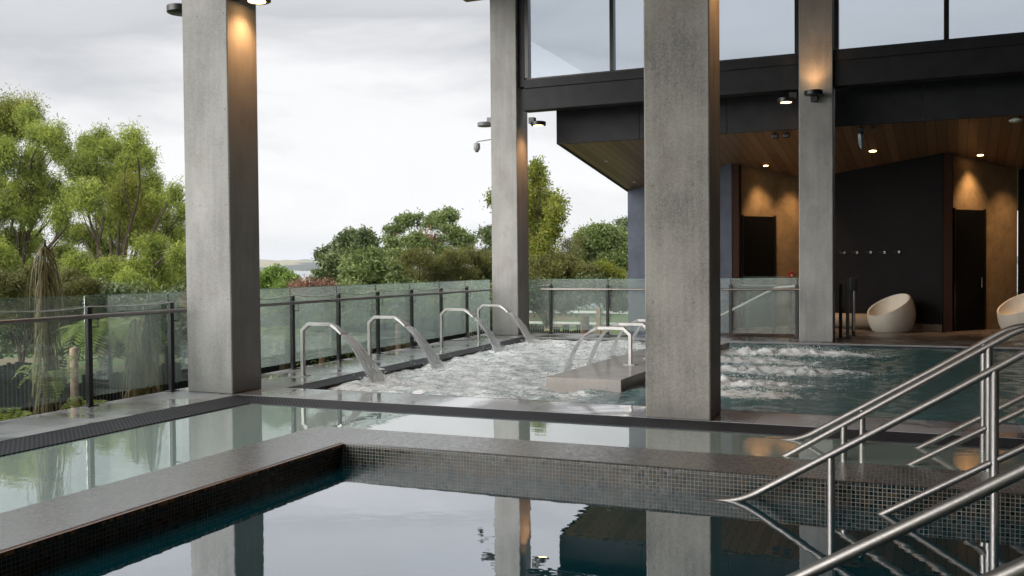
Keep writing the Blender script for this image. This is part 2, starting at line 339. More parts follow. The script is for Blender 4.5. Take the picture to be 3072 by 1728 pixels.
# ------------------------------------------------------------------ water
def water_mid():
    m = M('milky mineral water'); n = m.noise(m.pos((1,1,1)), .5, 3)
    m.set(col=m.ramp(n,[(.3,(.47,.60,.56)),(.7,(.53,.66,.62))]), rough=.3, spec=0.)
    a = m.noise(m.pos((1,1.6,1)), 9, 2, .5); b = m.noise(m.pos((1,2,1),(5,0,0)), 2.2, 2); k = m.ramp(m.noise(m.pos((.5,1,1)),.9,2),[(.45,.1),(.7,1.)])
    m.bump(m.math('ADD', m.math('MULTIPLY', a, k), b), .035, .02)
    gl = m.n('ShaderNodeBsdfGlossy'); gl.inputs['Roughness'].default_value = .0; m.l(m.p.inputs['Normal'].links[0].from_socket, gl.inputs['Normal'])
    fr = m.n('ShaderNodeFresnel'); fr.inputs[0].default_value = 1.33; x = m.n('ShaderNodeMixShader'); m.l(m.ramp(fr.outputs[0],[(.02,.02),(.12,.42),(.3,.68),(.7,.95)]), x.inputs[0]); m.l(m.p.outputs[0], x.inputs[1]); m.l(gl.outputs[0], x.inputs[2]); m.l(x.outputs[0], m.out.inputs[0]); return m.m
def water_near():
    m = M('clear dark pool water'); m.nt.nodes.remove(m.p)
    tr = m.n('ShaderNodeBsdfTransparent'); tr.inputs[0].default_value = (.72,.90,.92,1)
    gl = m.n('ShaderNodeBsdfGlossy'); gl.inputs['Roughness'].default_value = .0; gl.inputs[0].default_value = (.97,.97,1,1)
    a = m.noise(m.pos((1,1.3,1)), 5.5, 2, .5)
    b = m.n('ShaderNodeBump'); b.inputs['Strength'].default_value = .026; b.inputs['Distance'].default_value = .02; m.l(a, b.inputs['Height']); m.l(b.outputs[0], gl.inputs['Normal'])
    fr = m.n('ShaderNodeFresnel'); fr.inputs[0].default_value = 1.36; m.l(b.outputs[0], fr.inputs['Normal'])
    x = m.n('ShaderNodeMixShader'); m.l(m.ramp(fr.outputs[0],[(.02,.02),(.10,.42),(.2,.64),(.6,.95)]), x.inputs[0]); df = m.n('ShaderNodeBsdfDiffuse'); df.inputs[0].default_value = (.01,.24,.31,1); y = m.n('ShaderNodeMixShader'); y.inputs[0].default_value = .25; m.l(tr.outputs[0], y.inputs[1]); m.l(df.outputs[0], y.inputs[2])
    m.l(y.outputs[0], x.inputs[1]); m.l(gl.outputs[0], x.inputs[2]); m.l(x.outputs[0], m.out.inputs[0]); return m.m
def water_far():
    m = M('churned teal water'); at_ = m.n('ShaderNodeAttribute'); at_.attribute_name = 'foam'
    n = m.noise(m.pos((1,1.5,1)), 3.2, 7, .72, 1.0); n2 = m.noise(m.pos((1,1.4,1),(4,2,0)), 17, 5, .7, .5)
    v = m.math('ADD', m.math('MULTIPLY', n, .5), m.math('MULTIPLY', n2, .5))
    f = m.ramp(m.math('ADD', m.math('SUBTRACT', v, .5), m.math('MULTIPLY', at_.outputs['Fac'], .42)), [(.12,0.),(.19,.3),(.27,1.)])
    c = m.mix(f, (.010,.15,.155), (.90,.92,.92))
    m.set(col=c, rough=m.mix(f,(.04,)*3,(.5,)*3), ior=1.33)
    nb = m.bump(m.math('ADD', m.math('MULTIPLY', m.noise(m.pos((1,1.3,1)),8,5,.65,.6),1.), m.math('MULTIPLY', n2, .5)), .7, .04)
    gl = m.n('ShaderNodeBsdfGlossy'); gl.inputs['Roughness'].default_value = .05; m.l(nb, gl.inputs['Normal']); fr = m.n('ShaderNodeFresnel'); fr.inputs[0].default_value = 1.33; m.l(nb, fr.inputs['Normal'])
    x = m.n('ShaderNodeMixShader'); m.l(m.math('MULTIPLY', m.ramp(fr.outputs[0],[(.02,.02),(.12,.22),(.35,.6),(.8,.92)]), m.math('SUBTRACT', 1, m.math('MULTIPLY', f, .75))), x.inputs[0])
    m.l(m.p.outputs[0], x.inputs[1]); m.l(gl.outputs[0], x.inputs[2]); m.l(x.outputs[0], m.out.inputs[0]); return m.m
W_MID, W_NEAR, W_FAR = water_mid(), water_near(), water_far()

MB().prism([(-7.16,-3),(-5.44,-3),(-5.44,7.84),(1.6,7.84),(1.6,8.93),(-7.16,8.93)], -.5, -.015).build('mineral_pool_water', W_MID)
struct(bpy.data.objects['mineral_pool_water'])
struct(MB().box(-4.71,1.7,3.4,7.15,-.184,-.18).build('near_pool_water', W_NEAR))

boils = [(-1.75,17.3,.12,.85),(-2.6,15.9,.09,.8),(-1.9,14.4,.11,.85),(-2.3,12.7,.12,.75),(-2.0,11.7,.08,.55),(-3.0,17.2,.07,.8)]
lands = [(-6.95,11.62),(-7.0,13.5),(-7.05,16.3),(-7.15,18.2),(-4.62,13.36),(-4.62,14.35),(-4.62,15.45),(-4.62,16.5)]
def build_far_water():
    xs = np.linspace(-8.0, 11, 520); ys = np.linspace(10.26, 19.62, 250); X, Y = np.meshgrid(xs, ys)
    Z = np.zeros_like(X)
    for i in range(46):
        k = rng.uniform(2, 24); a = rng.uniform(0, 2*np.pi); ph = rng.uniform(0, 6.28)
        Z += np.sin(k*(X*np.cos(a)+Y*np.sin(a))+ph+1.3*np.sin(.7*X+ph))*.010/k**.65
    A = .55 + .9*np.exp(-((X+5.5)/3)**2)
    Z *= A
    foam = .06 + .56/(1+np.exp((X+3.3)*2.2))
    tb = rng.normal(size=X.shape)
    bl2 = lambda q, k: sum(np.roll(np.roll(q,i,0),j,1) for i in range(-k,k+1) for j in range(-k,k+1))/(2*k+1)**2
    turb = bl2(tb,1)*1.7 + bl2(bl2(rng.normal(size=X.shape),3),2)*2.2
    for x, y, h, r_ in boils:
        d2 = ((X-x)/1.6)**2+((Y-y)/.62)**2; g = np.exp(-d2/r_**2)
        Z += g*h*(.42+.34*turb) ; foam = np.maximum(foam, np.clip(g*1.1+g*turb*.5,0,.80))
    for x, y in lands:
        g = np.exp(-(((X-x)/.5)**2+((Y-y)/.38)**2)); Z += g*.03*np.sin(30*X)*np.cos(27*Y); foam = np.maximum(foam, g*1.1)
    edge = np.clip(np.minimum(np.minimum(Y-10.26, 19.62-Y), 1)*6, 0, 1); Z = Z*edge - .035
    v = np.stack([X,Y,Z],-1).reshape(-1,3); ny, nx = X.shape
    idx = np.arange(ny*nx).reshape(ny,nx); f = np.stack([idx[:-1,:-1],idx[:-1,1:],idx[1:,1:],idx[1:,:-1]],-1).reshape(-1,4)
    me = bpy.data.meshes.new('bubbling_pool_water'); me.vertices.add(len(v)); me.vertices.foreach_set('co', v.ravel()); me.loops.add(f.size); me.loops.foreach_set('vertex_index', f.ravel().astype(np.int32))
    me.polygons.add(len(f)); me.polygons.foreach_set('loop_start', np.arange(0,f.size,4,dtype=np.int32)); me.polygons.foreach_set('loop_total', np.full(len(f),4,np.int32)); me.update(calc_edges=True)
    at_ = me.attributes.new('foam','FLOAT','POINT'); at_.data.foreach_set('value', foam.ravel().astype(np.float32))
    me.polygons.foreach_set('use_smooth', [True]*len(f)); me.materials.append(W_FAR)
    o = bpy.data.objects.new('bubbling_pool_water', me); C.objects.link(o); return struct(o)
build_far_water()
bm = MB()
for x, y, h, r_ in boils:
    for k in range(800):
        px_ = x+random.gauss(0,.62)*r_*1.2; py_ = y+random.gauss(0,.26)*r_*1.2; gg = math.exp(-(((px_-x)/1.3)**2+((py_-y)/.5)**2)); q = random.uniform(.002,.0075)
        z = -.03+gg*h*(.5+random.random()*1.1)
        bm.add([(px_,py_,z-q),(px_+q,py_,z),(px_,py_+q,z),(px_-q,py_,z),(px_,py_-q,z),(px_,py_,z+q)], [(0,2,1),(0,3,2),(0,4,3),(0,1,4),(5,1,2),(5,2,3),(5,3,4),(5,4,1)])
o = bm.build('water_spray', simple('water droplets', (.85,.88,.88), .15)); tag(o, 'spray of droplets leaping over the bubbling jets', 'spray', kind='stuff')

# ------------------------------------------------------------------ decks, ledges, gutters
def xf(y): return -8.80-.035*(y-8)
deck = MB()
deck.prism([(xf(-3)-.03,-3),(-7.75,-3),(-7.75,9.45),(1.6,9.45),(1.6,-3.0),(12,-3),(12,10.22),(-7.60,10.22),(-8.02,19.64),(12,19.64),(12,20.95),(xf(20.95)-.03,20.95)], -.55, 0)
struct(deck.build('pool_deck', DECK))
struct(MB().prism([(-3.9,20.952),(12,20.952),(12,31),(-3.9,31)], -.5, -.002).build('covered_terrace_floor', FLOOR_IN))
FL = MB().prism([(-1.55,19.66),(12,19.66),(12,20.95),(-1.55,20.95)], -.001, .004); struct(FL.build('terrace_floor_edge', FLOOR_IN))
g1 = MB().prism([(-7.748,-3),(-7.16,-3),(-7.16,8.93),(-7.748,9.447)], -.06, -.004).build('gutter_grating', GR_Y); tag(g1, 'dark plastic gutter grating along the left edge of the milky pool', 'gutter grating')
g2 = MB().prism([(-7.74,9.447),(-7.155,8.932),(1.598,8.932),(1.598,9.447)], -.06, -.004).build('gutter_grating', GR_X); tag(g2, 'dark plastic gutter grating between the milky pool and the column footings', 'gutter grating')
g3 = MB().prism([(-7.598,10.222),(-7.20,10.222),(-7.62,19.3),(-8.018,19.638)], -.07, -.005).build('gutter_grating', GR_Y); tag(g3, 'wet dark gutter grating under the left row of water spouts', 'gutter grating')
g4 = MB().prism([(-7.198,10.222),(12,10.222),(12,10.285),(-7.198,10.285)], -.07, -.006).build('gutter_grating', GR_X); tag(g4, 'thin rope like drain strip on the near edge of the bubbling pool', 'gutter grating')
g5 = MB().prism([(-7.6,19.46),(12,19.46),(12,19.638),(-7.98,19.638)], -.09, -.028).build('gutter_grating', BLACK); tag(g5, 'black drain channel on the far edge of the bubbling pool', 'gutter grating')

ledge = MB(); ledge.prism([(-5.45,-3),(-4.70,-3),(-4.70,7.14),(1.6,7.14),(1.6,7.85),(-5.45,7.85)], -1.2, 0)
lo = ledge.build('mosaic_ledge', MOS, bevel=.022, seg=3); tag(lo, 'broad mosaic tiled ledge bending between the milky pool and the dark near pool', 'pool ledge')
MB().box(-4.704,-4.676,-3,7.137,-.034,-.006).build('edge_tile_row', MOS_EDGE)
e = bpy.data.objects['edge_tile_row']; e.parent = lo
m = M('copper mosaic row'); U,V,top = m.uv(); fu = m.math('FRACT', m.math('DIVIDE', U, .030)); cb = m.n('ShaderNodeCombineXYZ'); m.l(m.math('FLOOR', m.math('DIVIDE',U,.030)), cb.inputs[0]); wn = m.n('ShaderNodeTexWhiteNoise'); m.l(cb.outputs[0], wn.inputs[0])
m.set(col=m.mix(m.math('LESS_THAN',fu,.1), m.ramp(wn.outputs[0],[(0,(.05,.04,.04)),(.3,(.20,.08,.035)),(.6,(.36,.13,.04)),(.85,(.5,.19,.05))],'CONSTANT'), (.25,.19,.12)), rough=.25); e.data.materials[0] = m.m  # copper tiles, colour brightened for warm lamp reflections on the row
near = MB().prism([(-4.36,2.3),(1.7,2.3),(1.7,3.42),(-4.36,3.42)], -1.2, 0).build('mosaic_kerb', MOS, bevel=.12, seg=5); tag(near, 'rounded corner of a mosaic kerb at the bottom left edge', 'pool kerb')

POOLF = M('teal pool floor tiles'); U,V,top = POOLF.uv(); j = POOLF.math('LESS_THAN', POOLF.math('MINIMUM', POOLF.math('FRACT', POOLF.math('DIVIDE',U,.3)), POOLF.math('FRACT', POOLF.math('DIVIDE',V,.3))), .02)
POOLF.set(col=POOLF.mix(j, POOLF.ramp(POOLF.noise(POOLF.pos(),1.2,4),[(.3,(.02,.24,.30)),(.7,(.04,.34,.40))]), (.02,.15,.18)), rough=.4); POOLF = POOLF.m
NOSE = simple('black step nosing', (.004,.004,.005), .5)
fl = MB().box(-4.72,1.7,3.3,7.2,-1.25,-1.05).build('near_pool_floor', POOLF); struct(fl)
st = thing('pool_steps', 'submerged teal steps with black nosings under the near handrails', 'steps', (-.2,5.3,-1.05))
for k in range(8):
    x0 = -1.45+.3*k; z = -1.05+.118*(k+1)
    if k == 7: z = -.198
    MB().box(x0,1.62,3.42,7.135,z-.118,z).build('step', POOLF, st)
    MB().box(x0-.002,x0+.075,3.425,7.13,z-.04,z+.003).build('nosing', NOSE, st)

isl = MB().prism([(-4.39,11.51),(-3.36,11.53),(-3.08,17.9),(-4.2,17.9)], -.5, .12).build('concrete_island', CON_I, bevel=.008); tag(isl, 'low concrete slab island standing in the bubbling pool', 'platform')

# ------------------------------------------------------------------ columns
cols = {}
for key, x0, x1, y0, y1, mt, lab in (('a',-8.57,-7.85,9.46,10.05,CON_L,'tall concrete column beside the left glass fence at the pool corner'),
        ('b',-8.92,-8.265,19.93,20.62,CON_M,'far concrete column where the two glass fences meet, camera arm on it'),
        ('c',-2.49,-1.815,9.44,10.02,CON_D,'widest stained concrete column standing in front of the island'),
        ('d',-2.01,-1.35,19.92,20.55,CON_M,'concrete column right of the far fence, with an uplight on its front')):
    cols[key] = MB().box(x0,x1,y0,y1,0,8.085).build('concrete_column', mt, bevel=.012, seg=1)
    tag(cols[key], lab, 'column')

# ------------------------------------------------------------------ balustrades
def fence(name, p0, p1, n_posts, first, step, label, foggy, rail_off, side, z_rail=1.05, glass_from=None, skip=()):
    """posts along p0->p1 at distance first+k*step; side = +1/-1 side on which the handrail sits"""
    p0, p1 = Vector((*p0,0)), Vector((*p1,0)); d = (p1-p0).normalized(); L = (p1-p0).length; nrm = Vector((-d.y,d.x,0))*side
    ang = math.atan2(d.y,d.x); t = thing(name, label, 'glass fence', tuple(p0))
    P = lambda s, o, z: tuple(p0+d*s+nrm*o+Vector((0,0,z)))
    ss = [first+step*k for k in range(n_posts)]
    cuts = [0]+[s for s in ss if 0 < s < L]+[L]
    for a, b in zip(cuts[:-1], cuts[1:]):
        if b-a < .06: continue
        g = MB(); A, B = a+.012, b-.012
        g.add([P(A,-.006,.10),P(B,-.006,.10),P(B,.006,.10),P(A,.006,.10),P(A,-.006,1.285),P(B,-.006,1.285),P(B,.006,1.285),P(A,.006,1.285)], [(0,3,2,1),(4,5,6,7),(0,1,5,4),(1,2,6,5),(2,3,7,6),(3,0,4,7)])
        mt = GLASS_FOG if foggy(a) else GLASS_CLEAR
        go = g.build('glass_panel', mt, t)
        e = MB(); e.sweep([P(A,0,1.288),P(B,0,1.288)], .006, .003, tuple(nrm)); e.build('glass_edge', GLASS_EDGE, go, loc=(0,0,0))
    for i, s in enumerate(ss):
        if i in skip: continue
        c = Vector(P(s,.045,0)); po = MB().box(c.x-.032,c.x+.032,c.y-.028,c.y+.028,0,1.16,ang,(c.x,c.y)).build('post', BLACK, t, bevel=.004, seg=1)
        MB().box(c.x-.08,c.x+.08,c.y-.055,c.y+.055,.0,.012,ang,(c.x,c.y)).build('base_plate', BLACK, po, loc=(0,0,0))
        b = MB(); b.tube([P(s+.005,.0,1.10),P(s+.005,.0,1.28)], .007, 6); b.build('glass_clamp', BLACK, t)
        b = MB(); q = rail_off; b.tube([P(s+.05,.05,z_rail-.13),P(s+.10,q*.75,z_rail-.13),P(s+.10,q*.75,z_rail-.02)], .009, 8); b.tube([P(s+.06,q*.75,z_rail-.022),P(s+.14,q*.75,z_rail-.022)], .008, 6)
        b.build('rail_bracket', BLACK, t)
    return t, P, ss, L
FA, FB = (xf(2.6),2.6), (xf(20.5),20.5)
Lf = math.hypot(FB[0]-FA[0], FB[1]-FA[1])
t1, P1, ss1, L1 = fence('glass_fence', FA, FB, 12, 5.43-.0+.03-.0-4.11+0, 1.371, 'long left glass fence receding past the tall column, misted beyond it', lambda a: a > 7.0, .12, -1)
r_ = MB(); r_.tube([P1(s,.13,1.05) for s in (0,L1*.5,L1-.15)], .026, 14); r_.build('handrail', DARKSTEEL, t1, smooth=True)
t2, P2_, ss2, L2 = fence('glass_fence', (-9.2,20.70), (-2.0,20.70), 5, 1.47, 1.4, 'far glass fence between the far column and the column with the uplight', lambda a: True, .12, -1)
r_ = MB(); r_.tube([P2_(s,.12,1.055) for s in (1.25,4,L2-.05)], .024, 14); r_.build('handrail', DARKSTEEL, t2, smooth=True)
def cord(P, ss, label, k0, k1):
    pts = []
    for a, b in zip(ss[k0:k1], ss[k0+1:k1+1]):
        sag = random.uniform(.02,.05); skew = random.uniform(-.01,.01)
        for i in range(10):
            q = i/10; pts.append(P(a+(b-a)*q, .088, 1.165 - sag*4*q*(1-q)*(.7+.6*q) + random.uniform(-.003,.003)))
    o = MB().tube(pts, .0075, 6).build('cord', CORD, smooth=True); return tag(o, label, 'cord')
cord(P1, ss1, 'thin white cord sagging from post to post along the left glass fence', 0, 11)
o = MB().tube([P2_(1.0,.088,1.13),P2_(1.2,.088,1.135),P2_(1.47,.088,1.165)], .005, 6).build('cord', CORD); tag(o, 'short white cord end tied to the first post right of the far column', 'cord')

# inner glass fence with sloping ramp rail
t3 = thing('glass_fence', 'short inner glass fence and sloping rail in front of the left brown wall', 'glass fence', (-3.4,21.6,0))
for (ax,ay,bx_,by_) in ((-3.45,22.1,-2.35,22.1),(-2.33,22.1,-1.9,22.1)):
    g = MB().box(ax,bx_,ay-.006,ay+.006,.1,1.32).build('glass_panel', GLASS_CLEAR, t3)
for x,h in ((-3.40,.98),(-2.78,1.25),(-2.42,1.22)): MB().box(x-.035,x+.035,22.03,22.09,0,h).build('post', BLACK, t3)
MB().tube([(-3.5,21.92,1.12),(-1.95,21.92,1.10)], .02, 10).build('handrail', STEEL, t3, smooth=True)
MB().tube([(-3.95,21.85,.42),(-2.72,21.85,1.06),(-2.3,21.85,1.10)], .026, 10).build('ramp_rail', WHITEP, t3, smooth=True)

# gate posts right of the far column
t4 = thing('gate_posts', 'cluster of black gate posts with bolted feet right of the uplit column', 'gate', (-1.2,21.1,0))
for x,y,h in ((-1.27,20.98,1.17),(-1.13,21.03,1.30),(-1.06,21.95,1.25)):
    po = MB().box(x-.035,x+.035,y-.035,y+.035,.004,h).build('post', BLACK, t4, bevel=.003, seg=1)
    b = MB().box(x-.08,x+.08,y-.07,y+.07,.004,.016); b.build('base_plate', BLACK, po, loc=(0,0,0))
    q = MB(); [q.lathe([(.012,.016),(.012,.035),(.004,.045)],8,(x+sx*.06,y-.045,0)) for sx in (-1,1)]; q.build('bolt', STEEL, po, loc=(0,0,0))
MB().tube([(-1.04,21.93,.1),(-1.04,21.93,1.0)], .022, 10).build('steel_tube', STEEL, t4, smooth=True)
MB().box(-1.13,-.98,21.85,21.97,1.0,1.28).build('latch_box', BLACK, t4, bevel=.01)
MB().box(-1.26,-1.14,20.99,21.02,.55,.64).build('hinge', BLACK, t4)

# ------------------------------------------------------------------ spouts with falling water
def stream_mat():
    m = M('falling water'); m.nt.nodes.remove(m.p)
    at_ = m.n('ShaderNodeAttribute'); at_.attribute_name = 'UVs'
    uvn = m.n('ShaderNodeUVMap'); uvn.uv_map = 'UVs'; mp = m.n('ShaderNodeMapping'); mp.inputs['Scale'].default_value = (9,1.6,1); m.l(uvn.outputs[0], mp.inputs[0])
    n = m.noise(mp.outputs[0], 2.2, 6, .7, .7)
    tr = m.n('ShaderNodeBsdfTransparent'); tr.inputs[0].default_value = (.93,.96,.96,1)
    gl = m.n('ShaderNodeBsdfGlossy'); gl.inputs['Roughness'].default_value = .2
    df = m.n('ShaderNodeBsdfDiffuse'); df.inputs[0].default_value = (.98,.99,.99,1); tl = m.n('ShaderNodeBsdfTranslucent'); tl.inputs[0].default_value = (.98,.99,.99,1)
    wh = m.n('ShaderNodeMixShader'); wh.inputs[0].default_value = .6; m.l(df.outputs[0], wh.inputs[1]); m.l(tl.outputs[0], wh.inputs[2])
    bp = m.n('ShaderNodeBump'); bp.inputs['Strength'].default_value = 1.; bp.inputs['Distance'].default_value = .06; m.l(n, bp.inputs['Height']); m.l(bp.outputs[0], gl.inputs['Normal'])
    a = m.n('ShaderNodeMixShader'); m.l(m.ramp(n,[(.38,.15),(.46,.6),(.53,1.)]), a.inputs[0]); m.l(tr.outputs[0], a.inputs[1]); m.l(wh.outputs[0], a.inputs[2])
    b = m.n('ShaderNodeMixShader'); b.inputs[0].default_value = .26; m.l(a.outputs[0], b.inputs[1]); m.l(gl.outputs[0], b.inputs[2]); m.l(b.outputs[0], m.out.inputs[0]); return m.m
W_STREAM = stream_mat()
def stream_mesh(x0, z0, x1, z1, w0, w1, seed):
    """sheet of falling water: closed shell, ragged edges, starts along the nozzle slope"""
    rr = np.random.default_rng(seed); nu, nv = 26, 12
    T = np.linspace(0,1,nu); slope = -.62*abs(x1-x0)
    a = (z1-z0)-slope
    X = x0+(x1-x0)*T; Z = z0+slope*T+a*T**2
    ev = rr.normal(0,.010,(2,nu)); ev[:,:3] *= .2
    W0 = w0+(w1-w0)*T**.8
    vs = []; uvs = []
    for sgn in (1,):
        for i in range(nu):
            for j in range(nv):
                q = j/(nv-1)*2-1; y = q*W0[i]/2 + (ev[0,i] if q < 0 else ev[1,i])*abs(q)*(1+2*T[i])
                th = .012+.008*math.cos(q*1.4)+ .010*math.sin(j*2.7+i*.35+seed)*T[i]
                nx = .5; vs.append((X[i]+sgn*th*nx, y, Z[i]+sgn*th*.8)); uvs.append((j/(nv-1)+seed, T[i]*.9))
    fs = []
    for i in range(nu-1):
        for j in range(nv-1):
            k = i*nv+j; fs.append((k,k+1,k+nv+1,k+nv))
    base_n = len(vs)
    for k in range(11):
        q = (k+.5)/11*2-1; ph = rr.uniform(0,6); j0 = rr.normal(0,.006); t0 = rr.uniform(0,.25) if abs(q) > .8 else 0; n_ = 8; o = len(vs); m_ = nu
        for i in range(m_):
            t = t0+(1-t0)*i/(m_-1); x = x0+(x1-x0)*t; z = z0+slope*t+a*t*t+.010*math.sin(9*t+ph); wd = w0+(w1-w0)*t**.8; y = q*wd/2*(1+.06*math.sin(7*t+ph))+j0*t*2
            r_ = .0045+.005*(.5+.5*math.sin(23*t+ph*3))*t+.002*math.sin(51*t+ph)
            for e in range(n_):
                al = 2*math.pi*e/n_; vs.append((x+r_*math.cos(al)*.9, y+r_*1.25*math.sin(al), z+r_*math.cos(al)*.7)); uvs.append((k*.31+e*.1+seed, t*1.3))
        for i in range(m_-1):
            for e in range(n_): fs.append((o+i*n_+e,o+i*n_+(e+1)%n_,o+(i+1)*n_+(e+1)%n_,o+(i+1)*n_+e))
    me = bpy.data.meshes.new('falling_water'); me.from_pydata(vs,[],fs); me.update()
    ul = me.uv_layers.new(name='UVs')
    for lp in me.loops: ul.data[lp.index].uv = uvs[lp.vertex_index]
    me.polygons.foreach_set('use_smooth',[True]*len(me.polygons)); me.materials.append(W_STREAM); return me
def make_spout(sgn, h, loc, label, group, seed, fall):
    t = thing('water_spout', label, 'water spout', loc, group)
    s = sgn; prof = [(0,0),(0,h-.115),(s*.105,h-.022),(s*.50,h-.022)]
    MB().sweep([(x,0,z) for x,z in prof], .030, .024, (0,1,0)).build('bent_pipe', STEEL_F, t, loc=(0,0,0), bevel=.003, seg=1)
    MB().sweep([(s*.50,0,h-.022),(s*.60,0,h-.075),(s*.72,0,h-.155)], [.030,.055,.095], [.024,.02,.013], (0,1,0)).build('flared_nozzle', STEEL_F, t, loc=(0,0,0), bevel=.002, seg=1)
    MB().box(-.085,.085,-.07,.07,.001,.010).build('base_plate', STEEL_F, t, loc=(0,0,0))
    me = stream_mesh(s*.715, h-.165, s*(.715+fall), -.05-loc[2], .18, .40 if sgn > 0 else .30, seed)
    o = bpy.data.objects.new('falling_water', me); C.objects.link(o); o.parent = t
    bm = MB(); rr = random.Random(seed)                                             # spray where the sheet meets the pool
    for k in range(160):
        a = rr.gauss(0,1)*.13; b = rr.gauss(0,1)*.20; q = rr.uniform(.004,.013); z = -loc[2]+abs(rr.gauss(0,.05))-.01; x = s*(.715+fall)+a
        bm.add([(x,b,z-q),(x+q,b,z),(x,b+q,z),(x-q,b,z),(x,b-q,z),(x,b,z+q)], [(0,2,1),(0,3,2),(0,4,3),(0,1,4),(5,1,2),(5,2,3),(5,3,4),(5,4,1)])
    for k in range(40):                                                              # drops along the ragged edges
        T = rr.uniform(.2,1); sg = rr.choice((-1,1)); sl = -.62*fall; z0 = h-.165; z1 = -.05-loc[2]; aa = (z1-z0)-sl
        x = s*(.715+fall*T)+rr.gauss(0,.012); z = z0+sl*T+aa*T*T+rr.gauss(0,.012)-.02; b = sg*(.09+.10*T+abs(rr.gauss(0,.012))); q = rr.uniform(.003,.008)
        bm.add([(x,b,z-q),(x+q,b,z),(x,b+q,z),(x-q,b,z),(x,b-q,z),(x,b,z+q)], [(0,2,1),(0,3,2),(0,4,3),(0,1,4),(5,1,2),(5,2,3),(5,3,4),(5,4,1)])
    bm.build('spray', W_STREAM, t, loc=(0,0,0))['kind'] = 'stuff'
    return t
gl_ = 'angular steel water spouts along the left deck'; gi_ = 'angular steel water spouts on the island'
for i,(x,y,l) in enumerate(((-8.20,11.46,'nearest steel spout on the left deck, just right of the tall column'),(-8.25,13.40,'second steel spout from the tall column on the left deck'),
        (-8.35,16.22,'third steel spout from the tall column on the left deck'),(-8.45,18.15,'farthest steel spout on the left deck, in front of the far column'))):
    make_spout(1, .79, (x,y,0), l, gl_, i+1, (.56,.56,.52,.52)[i])
for i,(x,y,l) in enumerate(((-3.75,13.36,'nearest steel spout on the concrete island'),(-3.72,14.36,'second steel spout on the island, half behind the stained column'),
        (-3.70,15.46,'third steel spout on the island, hidden but for its falling water'),(-3.68,16.5,'farthest steel spout on the island, its water seen beside the stained column'))):
    make_spout(-1, .56, (x,y,.12), l, gi_, i+11, .30)

# ------------------------------------------------------------------ stair handrails in the pools
def bend(pts, rad=.12, n=6):
    out = [Vector(pts[0])]
    for a,b,c in zip(pts[:-2],pts[1:-1],pts[2:]):
        a,b,c = Vector(a),Vector(b),Vector(c); d0 = (a-b).normalized(); d1 = (c-b).normalized(); p, q = b+d0*rad, b+d1*rad
        for i in range(n+1):
            t = i/n; out.append(p*(1-t)**2+b*2*t*(1-t)+q*t*t)
    out.append(Vector(pts[-1])); return [tuple(v) for v in out]
def stair_rail(y, wz, label, bot, x_lo=-.49, x_hi=.57, R=.027, top_x=.83, low=True):
    # top line measured: z = .30+.628*(x+.35)
    off = {8.75:0,8.0:.04,7.0:-.01,4.0:0,2.95:0}[y]; Z = lambda x: .30+off+.635*(x+.35)
    t = thing('stair_handrail', label, 'handrail', (0,y,0), 'steel handrails over the pool steps')
    xb = -.35+(wz-.30-off)/.635
    MB().tube((bend([(xb-.34,y,wz-.03),(xb-.02,y,wz+.01),(.2,y,Z(.2))],.13) if y != 8.0 else [(xb-.5,y,Z(xb-.5)),(.2,y,Z(.2))])+[(x,y,Z(x)) for x in (.5,)]+bend([(.6,y,Z(.6)),(top_x,y,Z(top_x)),(3.2,y,Z(top_x)+.02)],.12)[1:], R, 18).build('top_rail', STEEL, t, smooth=True)
    if low:
        zl = lambda x: Z(x)-.605-.03*(x)
        xw = (wz-.06-(.30+off+.635*.35)+.605)/.605
        MB().tube([(xw,y,zl(xw)),(x_hi-.02,y,zl(x_hi-.02))], R*.92, 16).build('mid_rail', STEEL, t, smooth=True)
        MB().tube([(x_hi+.02,y,zl(x_hi+.02)),(1.6,y,zl(1.6))], R*.92, 16).build('mid_rail', STEEL, t, smooth=True)
    for x in (x_lo, x_hi): MB().tube([(x,y,bot(x)),(x,y,Z(x)-.01)], R, 16).build('post', STEEL, t, smooth=True)
    for x in (x_lo, x_hi): MB().lathe([(.045,.0),(.045,.012),(.03,.02)],20,(x,y,bot(x))).build('foot_collar', WHITEP if y < 7.5 else STEEL, t)
    return t
nb = lambda x: (-1.05+.118*(int((x+1.45)/.3)+1)) if x < .65 else -.2
stair_rail(8.75, -.015, 'farthest steel handrail rising from the milky pool, beside the grating', lambda x: -.45, -.35, .607)
stair_rail(8.0, -.015, 'second steel handrail, rising from the milky pool just behind the mosaic ledge', lambda x: -.45, -.46, .592)
stair_rail(7.0, -.18, 'steel handrail in the near pool against the mosaic wall', nb, -.49, .552)
stair_rail(4.0, -.18, 'thick looking steel handrail crossing the lower right foreground', nb, -.60, 1.3, low=False)
stair_rail(2.95, -.18, 'steel handrail of which a piece shows in the bottom right corner', lambda x: -.2, 1.25, 1.9, low=False)

# ------------------------------------------------------------------ building: beam, clerestory, roof
bl = thing('clerestory', 'dark steel framed clerestory window band over the terrace', 'window wall', (0,20.2,5.2))
MB().box(-8.16,-2.012,20.05,20.40,5.20,5.70).build('beam', CHAR, bl, bevel=.006)
MB().box(-1.348,12,20.05,20.40,5.20,5.70).build('beam', CHAR, bl, bevel=.006)
MB().box(-8.10,-2.012,20.02,20.36,5.703,5.90).build('sill', CHAR, bl, bevel=.008)
MB().box(-1.348,12,20.02,20.36,5.703,5.90).build('sill', CHAR, bl, bevel=.008)
MB().box(-8.10,-2.012,20.10,20.22,5.902,5.945).build('sill_trim', BLACK, bl); MB().box(-1.348,12,20.10,20.22,5.902,5.945).build('sill_trim', BLACK, bl)
jx = [-8.06,-6.02,-4.03,-2.06]; jx2 = [-1.29,.735,2.75,4.78,6.8,8.8]
for x in jx+jx2: MB().box(x-.045,x+.045,20.06,20.24,5.947,8.085).build('mullion', BLACK, bl)
